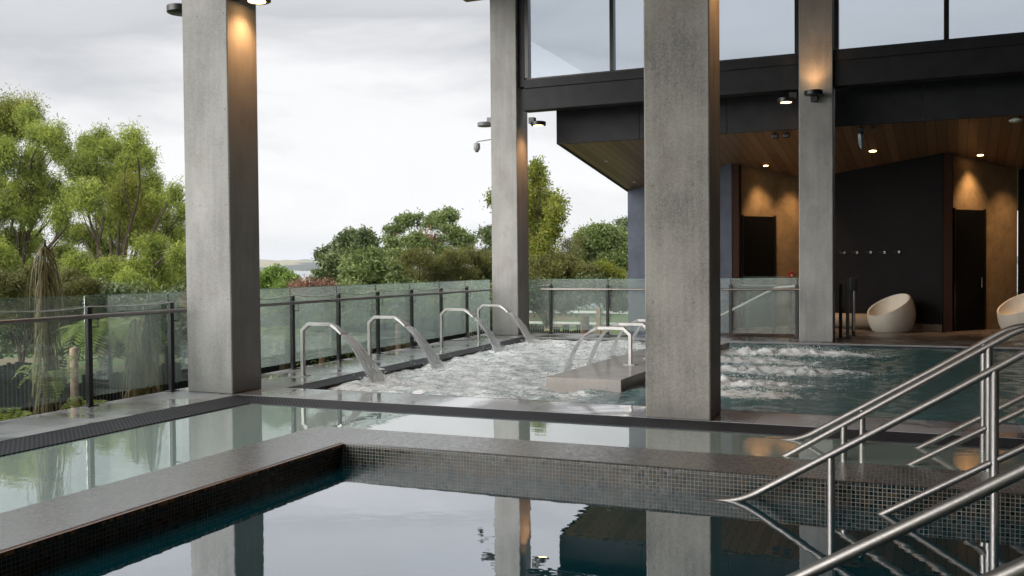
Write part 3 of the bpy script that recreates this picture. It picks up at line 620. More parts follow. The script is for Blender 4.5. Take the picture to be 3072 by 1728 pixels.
for xs in (jx,jx2):
    for a,b in zip(xs[:-1],xs[1:]): MB().box(a+.046,b-.046,20.14,20.16,5.947,8.085).build('window_pane', WGLASS, bl)
MB().box(-8.262,-8.11,20.05,20.35,5.75,8.085).build('jamb_panel', CHAR, bl)

rf = thing('pavilion_roof', 'high flat roof with timber underside over the pools', 'roof', (0,8,8.1))
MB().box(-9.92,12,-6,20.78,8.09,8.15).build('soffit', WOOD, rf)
MB().box(-10.0,12.06,-6.06,20.86,8.152,8.6).build('fascia', CHAR, rf, bevel=.01)

S0, SY = 4.54, 21.1
def sz(y): return S0-.144*(y-SY)
WOOD2 = wood('timber soffit lit in colour', (.34,.20,.115))  # lighter copy of the soffit timber, sky light put into its colour
cn = thing('terrace_canopy', 'dark canopy with sloping timber soffit over the terrace', 'canopy', (0,21.1,4.5))
q = MB(); xl, xr = -7.66, 12.
q.add([(xl,21.1,sz(21.1)),(xr,21.1,sz(21.1)),(xr,31,sz(31)),(xl+.40,31,sz(31)),(xl,21.1,sz(21.1)+.05),(xr,21.1,sz(21.1)+.05),(xr,31,sz(31)+.05),(xl+.40,31,sz(31)+.05)],[(0,3,2,1),(4,5,6,7),(0,1,5,4),(1,2,6,5),(2,3,7,6),(3,0,4,7)])
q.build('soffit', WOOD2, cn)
for a,b in ((xl-.03,-5.66),(-5.652,-3.66),(-3.652,-1.66),(-1.652,.34),(.348,2.34),(2.348,xr)):
    MB().box(a,b,21.03,21.095,4.515,5.34).build('fascia_panel', CHAR, cn, bevel=.004, seg=1)
q = MB(); q.add([(xl-.03,21.1,4.515),(xl+.03,21.1,4.515),(xl+.43,31,sz(31)-.02),(xl+.37,31,sz(31)-.02),(xl-.03,21.1,5.33),(xl+.03,21.1,5.33),(xl+.43,31,5.33),(xl+.37,31,5.33)],[(0,3,2,1),(4,5,6,7),(0,1,5,4),(1,2,6,5),(2,3,7,6),(3,0,4,7)]); q.build('side_fascia', CHAR, cn)
MB().box(xl-.08,xr,20.98,21.12,5.343,5.40).build('capping', BLACK, cn)
MB().box(xl,xr,21.12,31,5.30,5.345).build('roof_sheet', CHAR, cn)

# folded walls under the canopy
def wall(name, a, b, mat, label, cat='wall', th=.16, z0=0., inset=0.):
    a, b = Vector(a), Vector(b); d = (b-a).normalized(); n = Vector((-d.y,d.x)); a2, b2 = a+n*th, b+n*th
    vs = [(a.x,a.y,z0),(b.x,b.y,z0),(b2.x,b2.y,z0),(a2.x,a2.y,z0)]
    vs += [(p.x,p.y,sz(p.y)-.003-inset) for p in (a,b,b2,a2)]
    m = MB(); m.add(vs, [(0,3,2,1),(4,5,6,7),(0,1,5,4),(1,2,6,5),(2,3,7,6),(3,0,4,7)])
    o = m.build(name, mat); tag(o, label, cat); return o
W1a, W1b = (-7.42,26.25), (-4.035,23.83)
wall('rendered_wall', W1a, W1b, PL_BLUE, 'slate blue rendered wall end seen left of the stained column', z0=-1.3)
w2 = wall('rendered_wall', (-3.83,24.05), (-2.40,25.82), PL_TAN, 'ochre wall washed by downlights between the two right columns')
w3 = wall('rendered_wall', (-2.40,25.82), (.80,23.83), PL_DARK, 'dark charcoal wall with a row of coat hooks')
w4 = wall('rendered_wall', (1.02,23.97), (2.52,25.83), PL_TAN, 'ochre wall lit by a downlight at the right edge')
w5 = wall('rendered_wall', (2.54,25.86), (6.0,23.6), DOORM, 'black wall at the far right edge')
def post_at(x0,x1,y0,y1,mat,label):
    o = MB().box(x0,x1,y0,y1,0,sz(y1)-.004).build('wall_end_post', mat, bevel=.004, seg=1); return tag(o,label,'post')
post_at(-4.01,-3.85,23.80,24.04,BROWN,'dark red brown timber post between the slate wall and the left ochre wall')
post_at(.815,1.005,23.79,23.99,BROWN,'dark red brown timber post between the charcoal wall and the right ochre wall')
sk = MB(); d = Vector((3.2,-1.99)).normalized(); n = Vector((d.y,-d.x)); 
a = Vector((-1.6,25.32)); b = Vector((.795,23.83)); 
sk.prism([tuple(a+n*.004),tuple(a+n*.02),tuple(b+n*.02),tuple(b+n*.004)], 0, .16); sko = sk.build('skirting', FLOOR_IN, w3, loc=(0,0,0))
def door(a, d, s0, s1, h, label, reveal=.02):
    d = Vector(d).normalized(); n = Vector((d.y,-d.x)); a = Vector(a); p, q = a+d*s0, a+d*s1
    t = thing('door', label, 'door', (p.x,p.y,0))
    F = MB().prism([tuple(p+n*.002),tuple(q+n*.002),tuple(q+n*.03),tuple(p+n*.03)], 0.002, h); F.build('door_leaf', DOORM, t, bevel=.003, seg=1)
    mid = p+(q-p)*.84; MB().tube([(mid.x+n.x*.07,mid.y+n.y*.07,1.0),(mid.x+n.x*.07,mid.y+n.y*.07,1.25)], .01, 8).build('handle', STEEL, t)
    for u in (p,q):
        e = d*.025; MB().prism([tuple(u-e+n*.001),tuple(u+e+n*.001),tuple(u+e+n*.038),tuple(u-e+n*.038)],0.002,h+.03).build('door_frame', BLACK, t)
door((-3.83,24.05),(1.43,1.77),.03,1.12,2.83,'tall black door in the left ochre wall')
door((1.02,23.97),(1.50,1.86),.03,1.13,2.84,'tall black door in the right ochre wall')
# red call point on ochre wall
d = Vector((1.43,1.77)).normalized(); n = Vector((d.y,-d.x)); c = Vector((-3.83,24.05))+d*1.66
t = thing('fire_call_point', 'small red fire alarm call point on the left ochre wall', 'alarm', (c.x,c.y,1.3))
MB().prism([tuple(c-d*.07+n*.003),tuple(c+d*.07+n*.003),tuple(c+d*.07+n*.06),tuple(c-d*.07+n*.06)],1.24,1.40).build('case', simple('red plastic',(.32,.012,.012),.4), t, bevel=.01)
MB().prism([tuple(c-d*.025+n*.061),tuple(c+d*.025+n*.061),tuple(c+d*.025+n*.066),tuple(c-d*.025+n*.066)],1.28,1.345).build('label_plate', WHITEP, t)
# coat hooks
hk = []
dd = Vector((.54,.84)); wd = Vector((3.2,-1.99)).normalized(); wn_ = Vector((wd.y,-wd.x))
names = ['first coat hook, nearest the uplit column','second coat hook from the uplit column','middle coat hook of the row of five','fourth coat hook from the uplit column','last coat hook, nearest the brown post']
for i,(x,y,z) in enumerate(((-1.41,25.22,1.88),(-1.10,25.02,1.875),(-.77,24.81,1.877),(-.45,24.60,1.87),(-.12,24.39,1.87))):
    t = thing('coat_hook', names[i]+' on the charcoal wall', 'coat hook', (x,y,z), 'chrome coat hooks on the charcoal wall')
    MB().tube([(0,0,0),(wn_.x*.05,wn_.y*.05,0)], .032, 14).build('plate', STEEL, t, loc=(0,0,0), smooth=True)
    MB().tube([(wn_.x*.04,wn_.y*.04,0),(wn_.x*.09-.03,wn_.y*.09,.0),(wn_.x*.11-.085,wn_.y*.11,.015)], .011, 8).build('peg', STEEL, t, loc=(0,0,0), smooth=True)

o = MB().box(12.1,12.4,-6,31,0,8.088).build('added_side_wall', PL_DARK); tag(o,'dark side wall added out of view on the right to block sky light','wall')  # added unseen wall, keeps right-hand sky light off the column sides
o = MB().box(-3.6,12.1,-6.3,-6.062,0,8.088).build('added_rear_wall', PL_DARK); tag(o,'dark wall added unseen behind the viewpoint to cut light','wall')  # added unseen wall, dims the light reaching the right half from behind
# tub chairs: round stone bowls cut on a slant
def tub_chair(loc, rz, sc, label):
    t = thing('tub_chair', label, 'tub chair', loc, 'round cast stone tub chairs'); t.rotation_euler = (0,0,rz); t.scale = (sc,sc,sc)
    n, m_ = 56, 26; prof = lambda h: .53*math.sqrt(max(0,1-((h-.42)/.60)**2))**.85      # radius at height h
    cut = lambda x: .68+.56*x                                                          # rim height by local x
    outer = []; inner = []
    rim = []
    for i in range(n):
        a = 2*math.pi*i/n; hr = .6
        for _ in range(12): hr = min(.90,max(.30,cut(prof(hr)*math.cos(a))))
        rim.append(hr)
    bm = MB(); vs = []; fs = []
    for k in range(m_+1):
        for i in range(n):
            a = 2*math.pi*i/n; h = rim[i]*k/m_; rr_ = max(prof(h),.30 if k==0 else 0); vs.append((rr_*math.cos(a), rr_*math.sin(a), h))
    for k in range(m_+1):
        for i in range(n):
            a = 2*math.pi*i/n; q = k/m_; h = rim[i]*(1-q)+.26*q; base = prof(rim[i])-.035; rr_ = (base*(1-q**2.6)) if k < m_ else .001
            vs.append((rr_*math.cos(a), rr_*math.sin(a), rim[i]+(0 if k==0 else 0)-(rim[i]-.26)*math.sin(q*math.pi/2)**1.0))
    o = (m_+1)*n
    for s0 in (0,o):
        for k in range(m_):
            for i in range(n): j = (i+1)%n; fs.append((s0+k*n+i,s0+k*n+j,s0+(k+1)*n+j,s0+(k+1)*n+i))
    for i in range(n): j = (i+1)%n; fs.append((m_*n+i,m_*n+j,o+j,o+i))
    fs.append(tuple(range(n))[::-1]); bm.add(vs,fs); bm.build('bowl', STONE, t, loc=(0,0,0), smooth=True)
    return t
tub_chair((-.30,23.55,0), math.radians(40), 1.0, 'cream tub chair with slanted opening in front of the charcoal wall')
tub_chair((2.50,23.9,0), math.radians(35), 1.08, 'amber lit tub chair cut by the right edge of the photo')
o = MB().tube([(-1.75,24.55,.19),(-1.70,24.53,.19),(-.72,24.28,.19),(-.68,24.27,.19)], [.16,.185,.185,.16], 28).build('round_bench', simple('brown stone',(.26,.20,.14),.7), smooth=True); tag(o, 'low round stone log seat behind the uplit column, beside the cream tub chair', 'bench')

# ------------------------------------------------------------------ lamps
def disc_lamp(loc, direction, label, lit='down', energy=40, wall_gap=.10, grey=False):
    """round flat lamp on a block: direction = unit vector away from the column face"""
    dx, dy = direction; t = thing('wall_lamp', label, 'wall lamp', loc, 'round wall lamps on the columns')
    mt = GREYP if grey else BLACK
    MB().lathe([(.165,-.045),(.175,-.038),(.175,.038),(.165,.045)],36).build('housing', mt, t, loc=(0,0,0), smooth=True)
    L = .175+wall_gap
    zoff = .08 if lit != 'up' else -.08
    MB().box(-.07-dx*L*.55,.07-dx*L*.55,-.07-dy*L*.55,.07-dy*L*.55,min(.03,zoff-.07),max(-.03,zoff+.07)).build('mount_block', mt, t, loc=(0,0,0), bevel=.006)
    if lit == 'off': return t
    s = -1 if lit == 'down' else 1
    MB().lathe([(.11,s*.0455-.001),(.11,s*.0455+.001)],28,(0,0,0)).build('lens', LENS, t, loc=(0,0,0))
    l = bpy.data.lights.new('lamp_beam','SPOT'); l.energy = energy; l.color = (1,.52,.22); l.spot_size = math.radians(115); l.spot_blend = 1; l.shadow_soft_size = .12
    lo = bpy.data.objects.new('lamp_beam', l); C.objects.link(lo); lo.parent = t; lo.location = (0,0,s*.07)
    lo.rotation_euler = Vector((dx*.30,dy*.30,-s)).to_track_quat('Z','Y').to_euler() if False else Vector((dx*.22,dy*.22,-s*1.)).to_track_quat('Z','Y').to_euler()
    return t
disc_lamp((-7.60,9.74,5.03),(1,0),'lit lamp at the top edge of the photo on the tall column','down',95)
disc_lamp((-8.84,9.74,5.02),(-1,0),'unlit dark lamp on the left side of the tall column','off')
disc_lamp((-1.55,9.74,5.03),(1,0),'lit lamp above the photo on the right face of the stained column','down',90)
disc_lamp((-7.83,20.2,4.90),(1,0),'lit lamp on the right side of the far column, under the beam','down',75)
disc_lamp((-9.17,20.15,4.965),(-1,0),'unlit grey lamp on the left side of the far column','off',grey=True)
disc_lamp((-1.70,19.68,5.03),(0,-1),'black lamp lighting upward on the front of the uplit column','up',42)
disc_lamp((-2.30,20.25,5.02),(-1,0),'lit lamp left of the uplit column, under the beam','down',75)
# surveillance camera on an arm
t = thing('security_camera', 'grey dome security camera on a thin arm left of the far column', 'camera', (-9.36,20.1,4.45))
MB().tube(bend([(-8.922,20.1,4.60),(-9.36,20.1,4.565),(-9.36,20.1,4.52)],.035), .012, 10).build('arm', GREYP, t, smooth=True)
MB().lathe([(.06,.50),(.078,.49),(.08,.42),(.082,.418),(.08,.36),(.06,.335)],28,(-9.36,20.1,4.03)).build('housing', simple('light grey casing',(.34,.34,.34),.5), t, smooth=True)
MB().lathe([(.052,.0),(.05,-.02),(.035,-.042),(.01,-.052)],24,(-9.36,20.1,4.364)).build('dome', GREYP, t, smooth=True)
# ceiling fittings
def downlight(x, y, r, label, energy, spot=70, aim=(0,0,-1), soft=.12):
    z = sz(y); t = thing('downlight', label, 'downlight', (x,y,z), 'recessed downlights in the terrace ceiling')
    MB().lathe([(r,-.012),(r,.004)],28).build('trim_ring', BLACK, t, loc=(0,0,0)); MB().lathe([(r*.8,-.016),(r*.8,-.0125)],28).build('lens', LENS, t, loc=(0,0,0))
    for ch in t.children: ch.rotation_euler = (-math.atan(.144),0,0)
    l = bpy.data.lights.new('lamp_beam','SPOT'); l.energy = energy; l.color = (1,.62,.30); l.spot_size = math.radians(spot); l.spot_blend = 1; l.shadow_soft_size = soft
    lo = bpy.data.objects.new('lamp_beam', l); C.objects.link(lo); lo.parent = t; lo.location = (0,0,-.05); lo.rotation_euler = (-Vector(aim)).to_track_quat('Z','Y').to_euler()
downlight(-3.24,24.18,.075,'small downlight washing the left ochre wall, beside its brown post',210,84,(.10,.12,-1))
downlight(1.60,24.18,.085,'small downlight washing the right ochre wall',210,84,(-.02,.10,-1))
downlight(-.70,23.3,.10,'larger downlight over the charcoal wall beside the floodlight',60,120)
downlight(-2.45,25.0,.06,'downlight behind the uplit column over the left ochre wall',140,90,(-.02,.12,-1))
downlight(2.75,24.9,.06,'downlight near the right edge over the ochre wall',150,90,(-.10,.12,-1))
t = thing('floodlight', 'glass tube floodlight hanging from a black bracket under the canopy edge', 'floodlight', (-.88,21.3,4.5))
MB().tube([(-.88,21.3,4.49),(-.88,21.3,4.36)], .05, 14).build('bracket', BLACK, t, smooth=True)
MB().box(-.95,-.81,21.24,21.36,4.40,4.475).build('box', BLACK, t)
MB().box(-.68,-.56,21.3,21.42,4.42,4.48).build('box', BLACK, t)
gm = M('clear lamp tube'); gm.set(col=(.7,.8,.9), rough=.12, metal=.6); MB().tube([(-.885,21.30,4.36),(-.88,21.32,4.17),(-.86,21.36,4.06)], [.05,.048,.03], 16).build('tube', gm.m, t, smooth=True)
t = thing('ceiling_speaker', 'white dome smoke detector on the canopy edge at the right', 'detector', (2.05,21.36,sz(21.36)))
MB().lathe([(.11,-.02),(.125,-.035),(.12,-.06),(.07,-.085)],30).build('dome', WHITEP, t, loc=(0,0,0), smooth=True); MB().lathe([(.07,-.02),(.07,0)],24).build('base', WHITEP, t, loc=(0,0,0))
for x,l in ((-2.66,'black ceiling speaker, left one of the pair beside the uplit column'),(-2.42,'black ceiling speaker, right one of the pair beside the uplit column')):
    t = thing('ceiling_speaker', l, 'speaker', (x,21.4,sz(21.4))); MB().box(-.07,.07,-.06,.06,-.11,-.02).build('case', BLACK, t, loc=(0,0,0), bevel=.02); MB().lathe([(.03,-.02),(.03,.0)],12).build('stem', BLACK, t, loc=(0,0,0))
for x,y,l in ((-7.03,22.9,'sprinkler head in the soffit, nearer the canopy edge'),(-6.95,25.3,'sprinkler head in the soffit above the slate wall')):
    o = MB().lathe([(.035,-.03),(.05,-.02),(.05,-.004),(.02,0)],20,(x,y,sz(y))).build('sprinkler_head', WHITEP); tag(o,l,'sprinkler')

# ------------------------------------------------------------------ land, lake and far shore
def terrain_z(x, y):
    s = (-x*.8+y*.6); t = np.clip((s-46)/42, 0, 1); t = t*t*(3-2*t)
    return -1.0 - 3.2*t + .12*np.sin(x*.31+1)*np.cos(y*.27)
def grid_obj(name, X, Y, Z, mat):
    v = np.stack([X,Y,Z],-1).reshape(-1,3); ny, nx = X.shape; idx = np.arange(ny*nx).reshape(ny,nx)
    f = np.stack([idx[:-1,:-1],idx[:-1,1:],idx[1:,1:],idx[1:,:-1]],-1).reshape(-1,4)
    me = bpy.data.meshes.new(name); me.from_pydata(v.tolist(), [], f.tolist()); me.update(); me.polygons.foreach_set('use_smooth',[True]*len(f)); me.materials.append(mat)
    o = bpy.data.objects.new(name, me); C.objects.link(o); return struct(o)
m = M('lawn and mulch'); a = m.noise(m.pos(), .35, 5, .6); b = m.noise(m.pos(), 9, 4, .7)
m.set(col=m.mix(m.ramp(a,[(.5,0.),(.58,1.)]), m.ramp(b,[(.3,(.035,.07,.016)),(.7,(.085,.135,.035))]), m.ramp(b,[(.3,(.07,.045,.025)),(.7,(.17,.12,.07))])), rough=.9); m.bump(b,.6,.05); LAWN = m.m
xs, ys = np.meshgrid(np.linspace(-130,80,150), np.linspace(-20,150,130))
cut = (xs > -9.6) & (ys < 21.2)
Z = terrain_z(xs,ys); Z[cut] = -2.2
grid_obj('ground', xs, ys, Z, LAWN)
m = M('lake water'); m.set(col=(.10,.13,.14), rough=.12, ior=1.33); m.bump(m.noise(m.pos((.06,.25,1)), 3, 5, .7), .5, .5); 
struct(MB().prism([(-9000,-3000),(7000,-3000),(7000,9000),(-9000,9000)], -6, -4.0).build('lake', m.m))
# far shore: rolling hills about four kilometres off
az = np.linspace(-1.25,.35,420); dist = np.linspace(3900,6200,60); AZ, DI = np.meshgrid(az, dist)
def fbm(u, seed, octs=6):
    r_ = np.random.default_rng(seed); s = 0
    for k in range(octs): s = s+np.sin(u*(2.3**k)*3+r_.uniform(0,6))*.5**k
    return s
q = (DI-3900)/2300
H_ = (14+9*fbm(AZ*3.1+q*2,5))*np.clip(q*6,0,1)+ (42+14*fbm(AZ*4+q*.7,8)+3*fbm(AZ*40,3,3))*np.clip((q-.25)*3,0,1)
H_ = np.clip(H_,0,None)*.8 + 5*np.clip(q*30,0,1)
m = M('far hills'); a = m.noise(m.pos((1,1,3)), .0022, 4, .5); c_ = m.noise(m.pos(), .03, 4)
m.set(col=m.mix(m.ramp(a,[(.50,0.),(.53,1.)]), m.ramp(c_,[(.3,(.014,.03,.02)),(.7,(.03,.05,.03))]), (.20,.18,.10)), rough=1.)
grid_obj('far_hills', np.sin(AZ)*DI, np.cos(AZ)*DI, H_-5, m.m)

# ------------------------------------------------------------------ plants
def leafmat(name, stops, trans=.35, rough=.5):
    m = M(name); at_ = m.n('ShaderNodeAttribute'); at_.attribute_name = 'tone'
    n = m.noise(m.pos(), .55, 3, .6); v = m.math('ADD', m.math('MULTIPLY', at_.outputs['Fac'], .55), m.math('MULTIPLY', n, .45))
    c = m.ramp(v, stops); m.set(col=c, rough=rough, spec=.35)
    tl = m.n('ShaderNodeBsdfTranslucent'); m.l(c, tl.inputs[0]); x = m.n('ShaderNodeMixShader'); x.inputs[0].default_value = trans
    m.l(m.p.outputs[0], x.inputs[1]); m.l(tl.outputs[0], x.inputs[2]); m.l(x.outputs[0], m.out.inputs[0]); return m.m
LM = dict(
 willow=leafmat('willow leaves',[(.15,(.035,.058,.012)),(.38,(.145,.19,.034)),(.58,(.30,.36,.06)),(.82,(.46,.46,.09))],.42),
 willowy=leafmat('yellowing willow leaves',[(.15,(0.062,0.097,0.016)),(.45,(0.177,0.212,0.031)),(.8,(0.340,0.301,0.039))],.5),
 dark=leafmat('glossy dark leaves',[(.2,(0.032,0.050,0.018)),(.5,(0.081,0.112,0.039)),(.8,(0.189,0.212,0.083))],.25,.35),
 mid=leafmat('fresh green leaves',[(.2,(0.052,0.084,0.022)),(.5,(0.131,0.179,0.049)),(.8,(0.277,0.302,0.111))],.3,.4),
 olive=leafmat('olive kanuka foliage',[(.2,(0.046,0.052,0.013)),(.5,(0.111,0.117,0.026)),(.8,(0.208,0.195,0.046))],.3),
 rust=leafmat('rusty foliage',[(.2,(0.156,0.078,0.046)),(.8,(0.390,0.221,0.143))],.35),
 light=leafmat('yellow green leaves',[(.2,(0.091,0.156,0.033)),(.5,(0.208,0.312,0.065)),(.8,(0.390,0.481,0.156))],.4),
 fern=leafmat('fern fronds',[(.2,(0.091,0.143,0.026)),(.5,(0.221,0.286,0.052)),(.8,(0.416,0.442,0.117))],.45),
 lance=leafmat('lancewood leaves',[(.2,(0.046,0.039,0.016)),(.5,(0.117,0.098,0.036)),(.8,(0.208,0.169,0.065))],.2))
BARK = plaster('rough bark', (.075,.055,.042), 6, .9)
def leaf_mesh(name, P, A, B, tone, mat):
    """quads: centre P, half vectors A (length) and B (width)"""
    n = len(P); v = np.stack([P-A, P-B*1.0+A*.1, P+A, P+B*1.0+A*.1],1).reshape(-1,3)
    me = bpy.data.meshes.new(name); me.vertices.add(n*4); me.vertices.foreach_set('co', v.astype(np.float32).ravel()); me.loops.add(n*4); me.loops.foreach_set('vertex_index', np.arange(n*4,dtype=np.int32))
    me.polygons.add(n); me.polygons.foreach_set('loop_start', np.arange(0,n*4,4,dtype=np.int32)); me.polygons.foreach_set('loop_total', np.full(n,4,np.int32)); me.update(calc_edges=True)
    a = me.attributes.new('tone','FLOAT','POINT'); a.data.foreach_set('value', np.repeat(tone,4).astype(np.float32)); me.materials.append(mat); return me
def unit(v): return v/np.maximum(np.linalg.norm(v,axis=-1,keepdims=True),1e-9)
def crown(clumps, n_tw, n_lf, L, W, droop, spread, seed):
    """clumps: (centre, rx, rz). twigs fill each clump, thicker toward its skin; leaves sit round each twig"""
    g = np.random.default_rng(seed); P=[];A=[];B=[];T=[]
    vol = np.array([c[1]**2*c[2] for c in clumps])**.72; cnt = np.maximum(4,(n_tw*vol/vol.sum()).astype(int))
    for (c, rx, rz), k in zip(clumps, cnt):
        d = unit(g.normal(size=(k,3))); rad = g.uniform(.2,1.1,(k,1))**.6
        rag = 1+.28*np.sin(d[:,:1]*5+seed+c[0])*np.cos(d[:,2:]*6+c[1])
        tw = np.array(c)+d*rad*rag*np.array([rx,rx,rz]); tone_t = g.normal(.5,.16,(k,1))+ .10*d[:,2:]
        p = np.repeat(tw,n_lf,0)+g.normal(size=(k*n_lf,3))*spread*np.array([1,1,.8 if not droop else 1.3])
        if droop: p[:,2] -= np.abs(g.normal(size=len(p)))*spread*droop
        a = unit(g.normal(size=(k*n_lf,3))+np.array([0,0,-1.6*droop])); b = unit(np.cross(a,g.normal(size=(k*n_lf,3))))
        s = g.uniform(.6,1.35,(len(p),1)); P.append(p);A.append(a*L/2*s);B.append(b*W/2*s);T.append(np.repeat(tone_t,n_lf,0)[:,0]+g.normal(0,.09,len(p)))
    return np.concatenate(P),np.concatenate(A),np.concatenate(B),np.clip(np.concatenate(T),0,1)
def split(clumps, g, n=6, k=.46):
    out = []
    for c, rx, rz in clumps:
        for _ in range(n):
            d = unit(g.normal(size=3)); q = k*g.uniform(.6,1.25); out.append((np.array(c)+d*np.array([rx,rx,rz])*g.uniform(.45,.98), rx*q, rz*q*g.uniform(.6,1.)))
    return out
def limbs(mb, base, clumps, r0, g, fork=.35, twist=.12, fine=2):
    base = np.array(base,float); cs = [np.array(c[0]) for c in clumps]; ctr = np.mean(cs,0); top = base+(ctr-base)*fork
    def curve(a, b, ra, rb, n=7, w=twist):
        L = np.linalg.norm(b-a); off = g.normal(size=3)*L*w; off2 = g.normal(size=3)*L*w*.4
        pts = [tuple(a+(b-a)*t+off*math.sin(math.pi*t)*.6+off2*math.sin(2*math.pi*t)+np.array([0,0,.05*L*math.sin(math.pi*t)])) for t in np.linspace(0,1,n)]
        mb.tube(pts, [ra+(rb-ra)*t for t in np.linspace(0,1,n)], 7, caps=True); return pts
    tr = curve(base, top, r0, r0*.72, 6, .05); twist = .07
    for c, (cc, rx, rz) in zip(cs, clumps):
        pts = curve(top+g.normal(size=3)*r0*.3, c, r0*.42, r0*.06, 8, .07)
        for k in range(fine):
            a = np.array(pts[g.integers(3,7)]); d = unit(g.normal(size=3)+np.array([0,0,.4])); curve(a, np.array(cc)+d*np.array([rx,rx,rz])*.8, r0*.12, r0*.02, 5, .06)
def tree(name, label, cat, D, blobs, kind, n_tw, n_lf, L, W, droop=0., spread=.18, r0=.16, group=None, base_px=None, depth=1., seed=1, extra=None, fine=2, fork=.35, base_z=None, shrink=.93):
    far = 1. if D < 20 else (3.1 if D < 27 and kind == 'willow' else 2.0); D *= far; depth *= far; q_ = far*(.92 if far > 1 else 1); L *= q_; W *= q_; spread *= q_; r0 *= far*.5
    """blobs: (px, py, r px[, squash]) crown clumps sketched at distance D; they get real depth around the stem"""
    g = np.random.default_rng(seed*7+3); cl = []
    for b in blobs:
        px,py,rp = b[:3]; sq = b[3] if len(b) > 3 else .85; dd = D+g.normal()*depth; rr_ = rp*dd/F_PX*shrink; cl.append((at(px,py,dd), rr_, rr_*sq))
    bx = base_px if base_px is not None else float(np.mean([b[0] for b in blobs])); q = at(bx, 1100, D); bz = float(terrain_z(q[0],q[1])) if base_z is None else base_z
    base = (q[0],q[1],bz-.05); t = thing(name, label, cat, base, group)
    mb = MB(); limbs(mb, base, cl, r0, g, fine=fine, fork=fork); mb.build('trunk', BARK, t, smooth=True)
    sub = split(cl, g, 11, .34)
    tw_ = MB()
    for c, rx, rz in sub:
        j = int(np.argmin([np.linalg.norm(np.array(c)-np.array(q[0])) for q in cl])); a = np.array(cl[j][0]); c = np.array(c); mid = (a+c)/2+g.normal(size=3)*np.linalg.norm(c-a)*.12
        tw_.tube([tuple(a),tuple(mid),tuple(c)],[r0*.09,r0*.06,r0*.025],5)
    tw_.build('branches', BARK, t, smooth=True)
    P,A,B,T = crown(sub,n_tw,n_lf,L,W,droop,spread*.72,seed); P = P-np.array(base)
    o = bpy.data.objects.new('crown', leaf_mesh('crown',P,A,B,T,LM[kind])); C.objects.link(o); o.parent = t
    if extra:
        k2, bl2, tw2 = extra; cl2 = [(at(px,py,D-.6), rp*D/F_PX, rp*D/F_PX*.8) for px,py,rp in bl2]
        P,A,B,T = crown(cl2,tw2,n_lf,L,W,droop,spread,seed+50); o = bpy.data.objects.new('crown_patch', leaf_mesh('crown_patch',P-np.array(base),A,B,T,LM[k2])); C.objects.link(o); o.parent = t
    return t
Tg = 'willows beside the lake'
tree('willow_tree','tall willow at the left edge with yellowing top','tree',26,[(-60,430,90),(20,380,75),(90,345,45),(60,470,90),(150,400,60),(185,450,45),(-40,600,110),(70,600,80),(140,560,50),(20,740,100),(-60,780,110),(110,720,50),(170,640,38),(60,840,90),(200,600,40),(205,690,44),(190,770,50),(150,850,60)],'willow',4300,40,.105,.022,.35,.155,.30,Tg,base_px=10,depth=1.3,shrink=.8,seed=2,extra=('willowy',[(15,345,50),(85,335,35),(-20,400,45)],420))
tree('willow_tree','rounded willow with a yellow patch, left of the tall column','tree',24,[(290,440,62),(240,500,60),(360,470,75),(420,480,60),(440,560,60),(330,560,80),(250,590,60),(390,650,95),(470,620,62),(520,700,48),(310,740,60),(260,700,40),(440,760,90),(350,830,80),(505,800,55),(250,830,55),(400,410,40),(545,760,34),(545,640,34),(530,580,26),(500,860,60),(300,890,70),(400,880,80),(230,800,50),(545,840,44),(430,700,60)],'willow',5200,40,.10,.021,.3,.145,.28,Tg,base_px=350,depth=1.3,shrink=.8,seed=5,extra=('willowy',[(375,600,45),(430,640,40),(390,560,32)],380))
tree('kanuka_tree','dark olive bushy tree at the left edge under the willow','tree',17,[(20,850,60),(80,870,60),(120,820,32),(-20,880,60),(60,930,70),(130,920,50)],'olive',1800,24,.07,.014,0,.12,.10,seed=8,depth=.8)
tree('kanuka_tree','small olive kanuka left of the drooping lancewood','tree',17.5,[(215,845,34),(250,870,36),(190,890,36),(235,930,40)],'olive',900,24,.07,.014,0,.11,.07,seed=9,depth=.6)
tree('shrub','fresh green rounded shrub right of the tall column against the lake','shrub',19,[(815,850,42),(860,850,36),(830,830,30),(790,870,45),(870,875,30),(840,900,50)],'light',1500,16,.10,.032,0,.10,.06,seed=12,depth=.5)
tree('pohutukawa_tree','dense dark green tree whose left side meets the lake view','tree',32,[(1000,770,38),(1050,735,38),(1095,725,30),(1030,790,50),(985,830,35),(1085,780,48),(1010,870,50),(1075,850,50)],'dark',3000,20,.16,.06,0,.20,.18,seed=13,depth=1.2)
tree('pohutukawa_tree','rounded lighter green tree in front of the dense dark one','tree',28,[(1075,815,40),(1110,790,42),(1150,810,40),(1060,850,38),(1130,850,50),(1185,850,32),(1100,900,55),(1160,900,50)],'mid',3200,20,.14,.05,0,.17,.16,seed=14,depth=1.)
tree('spreading_tree','open spreading tree with a rusty brown patch, tallest of the middle group','tree',40,[(1170,690,35,.6),(1230,665,42,.6),(1290,660,45,.6),(1340,650,32,.8),(1350,690,30),(1170,730,35,.6),(1240,720,45,.6),(1310,730,40,.6),(1380,715,36,.6),(1400,735,25,.6),(1200,770,40,.6),(1280,780,50,.6),(1350,770,40,.6),(1150,760,30)],'mid',1250,20,.16,.06,0,.17,.20,seed=15,depth=1.6,fine=4,extra=('rust',[(1255,730,24),(1290,722,26),(1245,745,20)],110))
tree('kanuka_tree','olive kanuka with flat tiers left of the far column','tree',30,[(1200,800,36,.5),(1250,775,42,.5),(1300,790,42,.5),(1230,830,44,.5),(1290,840,44,.5),(1190,850,34,.5),(1260,870,50,.5)],'olive',2300,26,.10,.018,0,.18,.13,seed=16,depth=1.,fine=4)
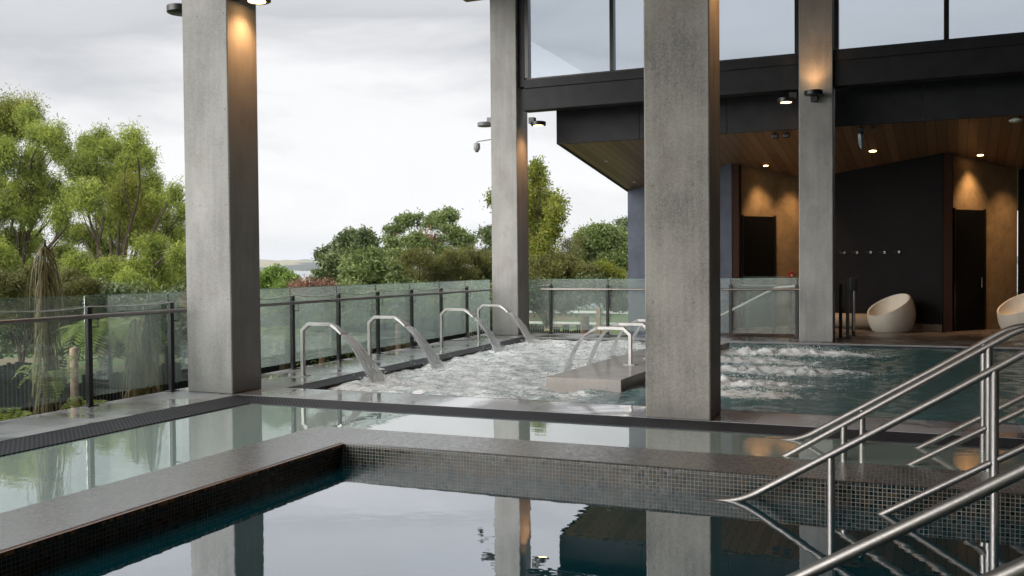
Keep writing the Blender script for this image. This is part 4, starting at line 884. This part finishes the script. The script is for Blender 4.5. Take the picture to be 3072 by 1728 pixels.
tree('kanuka_tree','darker olive kanuka just left of the far column','tree',31,[(1350,780,44,.5),(1400,765,46,.5),(1445,785,40,.5),(1340,815,36,.5),(1390,820,50,.5),(1450,825,42,.5),(1360,850,40,.5),(1420,860,46,.5),(1475,790,30)],'olive',2500,26,.10,.018,0,.18,.13,seed=17,depth=1.,fine=4)
tree('pohutukawa_tree','small dark crown peeping out left of the far column','tree',36,[(1465,705,26),(1490,720,32),(1480,760,32),(1520,740,40)],'dark',900,20,.16,.06,0,.2,.12,seed=18)
tree('birch_tree','slender tall tree right of the far column with thin top','tree',27,[(1600,520,20),(1618,545,20),(1600,570,26),(1640,600,28),(1672,610,20),(1600,620,36),(1650,640,30),(1480,595,10),(1560,600,40),(1610,680,46),(1655,690,26),(1590,740,40),(1630,760,36),(1610,505,10),(1668,640,22)],'willowy',1700,16,.11,.045,.3,.16,.12,seed=20,depth=.9,fine=3,base_px=1600)
tree('bare_shrub','thin twiggy half bare tree between the slender tree and the round one','tree',28,[(1700,730,22),(1720,760,26),(1690,770,26),(1735,720,16)],'olive',170,12,.09,.02,0,.16,.07,seed=21,fine=9)
tree('pohutukawa_tree','round bright green tree left of the slate blue wall','tree',34,[(1760,720,34),(1800,705,36),(1840,720,36),(1780,755,44),(1840,765,46),(1880,740,36),(1740,770,30),(1900,780,40)],'mid',2800,20,.15,.055,0,.19,.16,seed=22,depth=1.)
tree('pohutukawa_tree','dark tree tip touching the top of the slate blue wall','tree',40,[(1880,675,26),(1905,700,40),(1870,700,18)],'dark',600,20,.16,.06,0,.2,.12,seed=23)
tree('kanuka_tree','olive brown kanuka behind the far glass fence','tree',24,[(1620,800,34),(1665,790,38),(1710,800,38),(1640,840,44),(1700,845,50),(1750,820,36)],'olive',2200,24,.09,.02,0,.15,.10,seed=24,depth=.8)
tree('kanuka_tree','yellow olive shrubby tree nearest the slate blue wall','tree',25,[(1760,840,40),(1800,820,38),(1845,835,40),(1790,870,44),(1850,880,50),(1740,880,40)],'willowy',1700,24,.08,.022,0,.15,.09,seed=25,depth=.8)
tree('shrub','low green shrub beside the right side of the far column','shrub',26.5,[(1595,830,22),(1600,860,30),(1590,890,36)],'light',600,16,.09,.035,0,.1,.05,seed=26,depth=.4)
# garden understorey that reads as a mass through the misted glass
def mass(name, pts, kind, n, lf, L, W, seed, label, D_sp=.6):
    cl = []; g = np.random.default_rng(seed)
    for px,py,D,rp in pts: 
        rr_ = rp*D/F_PX; cl.append((at(px,py,D), rr_, rr_*.8))
    P,A,B,T = crown(split(cl,g,5,.5),n,lf,L,W,0,L*1.15,seed); o = bpy.data.objects.new(name, leaf_mesh(name,P,A,B,T,LM[kind])); C.objects.link(o)
    tag(o,label,'shrubbery',kind='stuff')
mass('shrubbery',[(x,y,21+3*math.sin(x),46) for x in range(-60,330,48) for y in (900,955,1010)]+[(x,y,24,44) for x in range(330,580,45) for y in (900,945)]+[(x,1020,24,34) for x in range(420,580,45)],'dark',5200,16,.12,.05,31,'dark shrubbery behind the clear part of the left glass fence')
mass('shrubbery',[(x,y,28+2*math.sin(x*3),58) for x in range(800,1500,55) for y in (905,960)],'mid',3600,16,.12,.05,32,'green shrubbery seen through the misted left glass fence')
mass('shrubbery',[(x,y+10*math.sin(x),30,40) for x in range(1590,1900,45) for y in (885,)],'dark',1300,16,.14,.05,33,'dark shrubbery under the trees behind the far glass fence')
mass('shrubbery',[(x,866,17+math.sin(x),11) for x in range(895,1010,20)],'rust',260,14,.07,.025,34,'low reddish brush in front of the lake')

# tree fern, small ferns, lancewoods
def frond(mb_lists, base, ang, L, rise, drop, nl, wl, g, tone):
    P,A,B,T = mb_lists; d = np.array([math.cos(ang),math.sin(ang),0]); s = np.array([-d[1],d[0],0])
    for k in range(nl):
        t = (k+1)/nl; p = np.array(base)+d*L*t*(1-.12*t)+np.array([0,0,rise*math.sin(t*math.pi*.62)-drop*t*t]); tg = unit(d*1+np.array([0,0,rise*2*math.cos(t*math.pi*.62)-2*drop*t])/L)
        wd = wl*math.sin(math.pi*min(.97,.12+.86*t))**.7
        for sg in (-1,1):
            a = unit(s*sg+tg*.35+np.array([0,0,-.22])); P.append(p+a*wd/2); A.append(a*wd/2); B.append(tg*L/nl*.42); T.append(tone+g.normal()*.06)
        P.append(p); A.append(tg*L/nl*.6); B.append(s*.006); T.append(.2)
def fern(loc, L, n, label, seed, rise=.5, drop=.6, trunk=0., nl=26, name='fern'):
    g = np.random.default_rng(seed); ls = ([],[],[],[]); t = thing(name, label, 'fern', tuple(loc))
    for k in range(n): frond(ls, (0,0,trunk), 2*math.pi*k/n+g.normal()*.15, L*g.uniform(.8,1.1), rise*g.uniform(.7,1.2), drop*g.uniform(.7,1.3), nl, L*.20, g, g.uniform(.35,.7))
    o = bpy.data.objects.new('fronds', leaf_mesh('fronds',*[np.array(q) for q in ls],LM['fern'])); C.objects.link(o); o.parent = t
    if trunk: MB().tube([(0,0,-.3),(.04,0,trunk*.5),(0,0,trunk)],[.12,.10,.09],9).build('trunk', BARK, t, loc=(0,0,0), smooth=True)
    return t
q = at(312,1060,14.5); fern((q[0],q[1],-1.05), 1.15, 20, 'tree fern seen through the glass beside a black post', 41, .45, .75, trunk=1.62, name='tree_fern')
q = at(850,1060,16.6); fern((q[0],q[1],-1.05), 1.1, 18, 'tree fern blurred behind the misted glass right of the tall column', 42, .45, .7, trunk=1.35, name='tree_fern')
for i,(px,py,D,L,l) in enumerate(((30,1225,10.75,.5,'fern at the left edge below the glass'),(160,1190,11.0,.5,'upright fern standing behind the glass left of the black post'),(262,1195,11.2,.5,'yellow green fern whose frond arches right of the black post'),
        (100,1245,10.8,.4,'low fern between the two left ferns'),(990,1010,17.2,.6,'fern blurred behind the second spout from the tall column'),(1065,1000,18,.6,'small fern behind the misted glass right of the second spout'))):
    q = at(px,py,D); t = fern((q[0],q[1],q[2]-.28 if i != 1 else q[2]-.1), L*.95, 13, l, 50+i, .42 if i != 1 else .6, .45 if i!=1 else .2, nl=22); 
def lancewood(px, D, top_py, z0, label, seed, n, Lf):
    g = np.random.default_rng(seed); q = at(px,1100,D); top = at(px,top_py,D)[2]; t = thing('lancewood', label, 'tree', (q[0],q[1],z0)); H = top-z0
    MB().tube([(0,0,-.1),(.02,0,H*.5),(0,.01,H)],[.022,.018,.010],8).build('trunk', BARK, t, loc=(0,0,0), smooth=True)
    mb = MB()
    for k in range(n):
        h = H*(.30+.70*g.uniform()**.8); a = g.uniform(0,6.28); L = Lf*g.uniform(.6,1.1); d = np.array([math.cos(a),math.sin(a)]); o_ = g.uniform(.12,.34)
        pts = [(d[0]*L*o_*math.sin(t_*1.5), d[1]*L*o_*math.sin(t_*1.5), h+.05*t_-L*t_*t_*.95) for t_ in np.linspace(0,1,6)]
        w_ = .010; vs = []
        for i,p in enumerate(pts):
            s_ = w_*(1-.7*i/5); vs += [(p[0]-d[1]*s_,p[1]+d[0]*s_,p[2]),(p[0]+d[1]*s_,p[1]-d[0]*s_,p[2])]
        mb.add(vs,[(2*i,2*i+1,2*i+3,2*i+2) for i in range(5)])
    o = mb.build('leaves', LM['lance'], t, loc=(0,0,0)); at2 = o.data.attributes.new('tone','FLOAT','POINT'); at2.data.foreach_set('value', np.repeat(g.uniform(0.1,.9,n),12).astype(np.float32))
lancewood(140,10.85,720,-.9,'tall young lancewood with long drooping leaves at the left fence',61,240,.85)
lancewood(448,12.5,885,-.9,'lancewood with drooping leaves behind the glass left of the tall column',62,150,.95)
lancewood(405,12.2,955,-.9,'shorter lancewood beside the one left of the tall column',63,90,.8)
# sedge tuft at the foot of the column
def tuft(px, py, D, label, seed, n=70, L=.5):
    q = at(px,py,D); g = np.random.default_rng(seed); mb = MB()
    for k in range(n):
        a = g.uniform(0,6.28); l_ = L*g.uniform(.6,1.2); d = (math.cos(a),math.sin(a)); o_ = g.uniform(.2,.9)
        pts = [(q[0]+d[0]*l_*o_*t_, q[1]+d[1]*l_*o_*t_, q[2]+l_*(t_-.55*o_*t_*t_*1.3)) for t_ in np.linspace(0,1,5)]
        vs = []
        for i,p in enumerate(pts): s_ = .007*(1-.8*i/4); vs += [(p[0]-d[1]*s_,p[1]+d[0]*s_,p[2]),(p[0]+d[1]*s_,p[1]-d[0]*s_,p[2])]
        mb.add(vs,[(2*i,2*i+1,2*i+3,2*i+2) for i in range(4)])
    o = mb.build('sedge_tuft', LM['lance']); tag(o,label,'grass tuft'); at2 = o.data.attributes.new('tone','FLOAT','POINT'); at2.data.foreach_set('value', np.repeat(g.uniform(.2,.9,n),10).astype(np.float32))
tuft(430,1186,12.1,'brown sedge tuft under the glass left of the tall column',71); tuft(1640,985,23.2,'long leaved flax clump behind the far glass fence by the far column',72,90,1.3)
tuft(1170,1066,18.4,'brown sedge tuft in the gap under the glass behind the second spout',73,60,.4); tuft(1215,1050,19.2,'brown sedge tuft in the gap under the glass between the second and third spouts',74,60,.4)

# batten fence outside, with timber posts
BAT = plaster('black stained battens', (.016,.018,.018), 8, .8)
def battens(name, p0, p1, label, seed, hi=.42):
    g = random.Random(seed); p0, p1 = Vector((*p0,0)), Vector((*p1,0)); d = (p1-p0).normalized(); L = (p1-p0).length; ang = math.atan2(d.y,d.x); mb = MB(); s = 0; run = 0
    while s < L:
        if run <= 0: run = g.choice((1,2,3,4)); low = g.random() < .42; h = hi-(g.uniform(.12,.42) if low else g.uniform(0,.07))
        run -= 1; c = p0+d*s; hh = h+g.uniform(-.02,.02); o_ = 0
        mb.box(c.x-.022,c.x+.022,c.y-.012,c.y+.012,-1.15,hh,ang,(c.x,c.y)); s += .062
    o = mb.build(name, BAT); q = MB(); q.tube([tuple(p0+Vector((0,0,hi-.075))),tuple(p1+Vector((0,0,hi-.075)))],.006,6); q.build('top_wire', BAT, o)
    q = MB(); n = Vector((-d.y,d.x,0))*.03; q.tube([tuple(p0+n+Vector((0,0,-.55))),tuple(p1+n+Vector((0,0,-.55)))],.025,6); q.build('rail', BAT, o)
    return tag(o,label,'batten fence')
battens('batten_fence',(-10.35,4.2),(-10.75,22.4),'uneven black batten fence outside the left glass fence',1)
battens('batten_fence',(-10.7,22.45),(-7.3,22.6),'black batten fence outside the far glass fence',2,.10)
TIM = plaster('weathered round timber', (.34,.24,.17), 5, .8)
for x,y,h,r_,l in ((-10.22,9.16,.56,.055,'pale timber post in the batten fence left of the black post'),(-10.25,10.65,.42,.05,'timber post half hidden by the drooping lancewoods'),(-10.30,15.0,.35,.06,'blurred timber post behind the nearest spout'),(-10.35,18.0,.35,.06,'timber post behind the misted glass near the third spout'),(-7.45,22.35,.36,.115,'stout round topped timber post behind the far glass fence')):
    o = MB().lathe([(r_,-1.2),(r_,h-r_*.5),(r_*.8,h-r_*.15),(r_*.3,h)],18,(x,y,0)).build('timber_post', TIM, smooth=True); tag(o,l,'post')
# pale rail fence on the lawn and the red tent by the lake
t = thing('rail_fence', 'pale post and rail fence on the lawn seen through the far glass', 'fence', (-11,31,-1))
for k in range(8):
    x = -15.4+1.05*k*1.75; y = 31.2; MB().box(x-.07,x+.07,y-.07,y+.07,-1.3,.16).build('post', TIM, t)
MB().box(-16,-2.6,31.26,31.30,-.06,.03).build('rail', WHITEP, t); MB().box(-16,-2.6,31.26,31.30,-.45,-.37).build('rail', WHITEP, t)
o = at(552,1035,44); t = thing('tent', 'faded red dome tent on the shore, seen through the glass left of the tall column', 'tent', (o[0],o[1],-1.1))
red = simple('faded red fabric',(.26,.10,.075),.8)
MB().lathe([(.62,0),(.60,.3),(.48,.62),(.25,.86),(.03,.95)],12).build('canopy', red, t, loc=(0,0,0)); MB().lathe([(.635,0),(.635,.08)],12).build('ground_skirt', simple('grey fabric',(.2,.2,.2)), t, loc=(0,0,0))

# ------------------------------------------------------------------ air between here and the far shore
hz = bpy.data.materials.new('haze'); hz.use_nodes = True; hn = hz.node_tree; hn.nodes.clear()
ho = hn.nodes.new('ShaderNodeOutputMaterial'); hv = hn.nodes.new('ShaderNodeVolumePrincipled'); hv.inputs['Color'].default_value = (.86,.91,1,1); hv.inputs['Density'].default_value = .00006; hv.inputs['Anisotropy'].default_value = .1
hn.links.new(hv.outputs[0], ho.inputs['Volume'])
o = MB().box(-9100,7100,-3100,9100,-7.2,140).build('haze', hz); o['kind'] = 'stuff'; o['label'] = 'pale air over the lake toward the far shore'; o['category'] = 'haze'
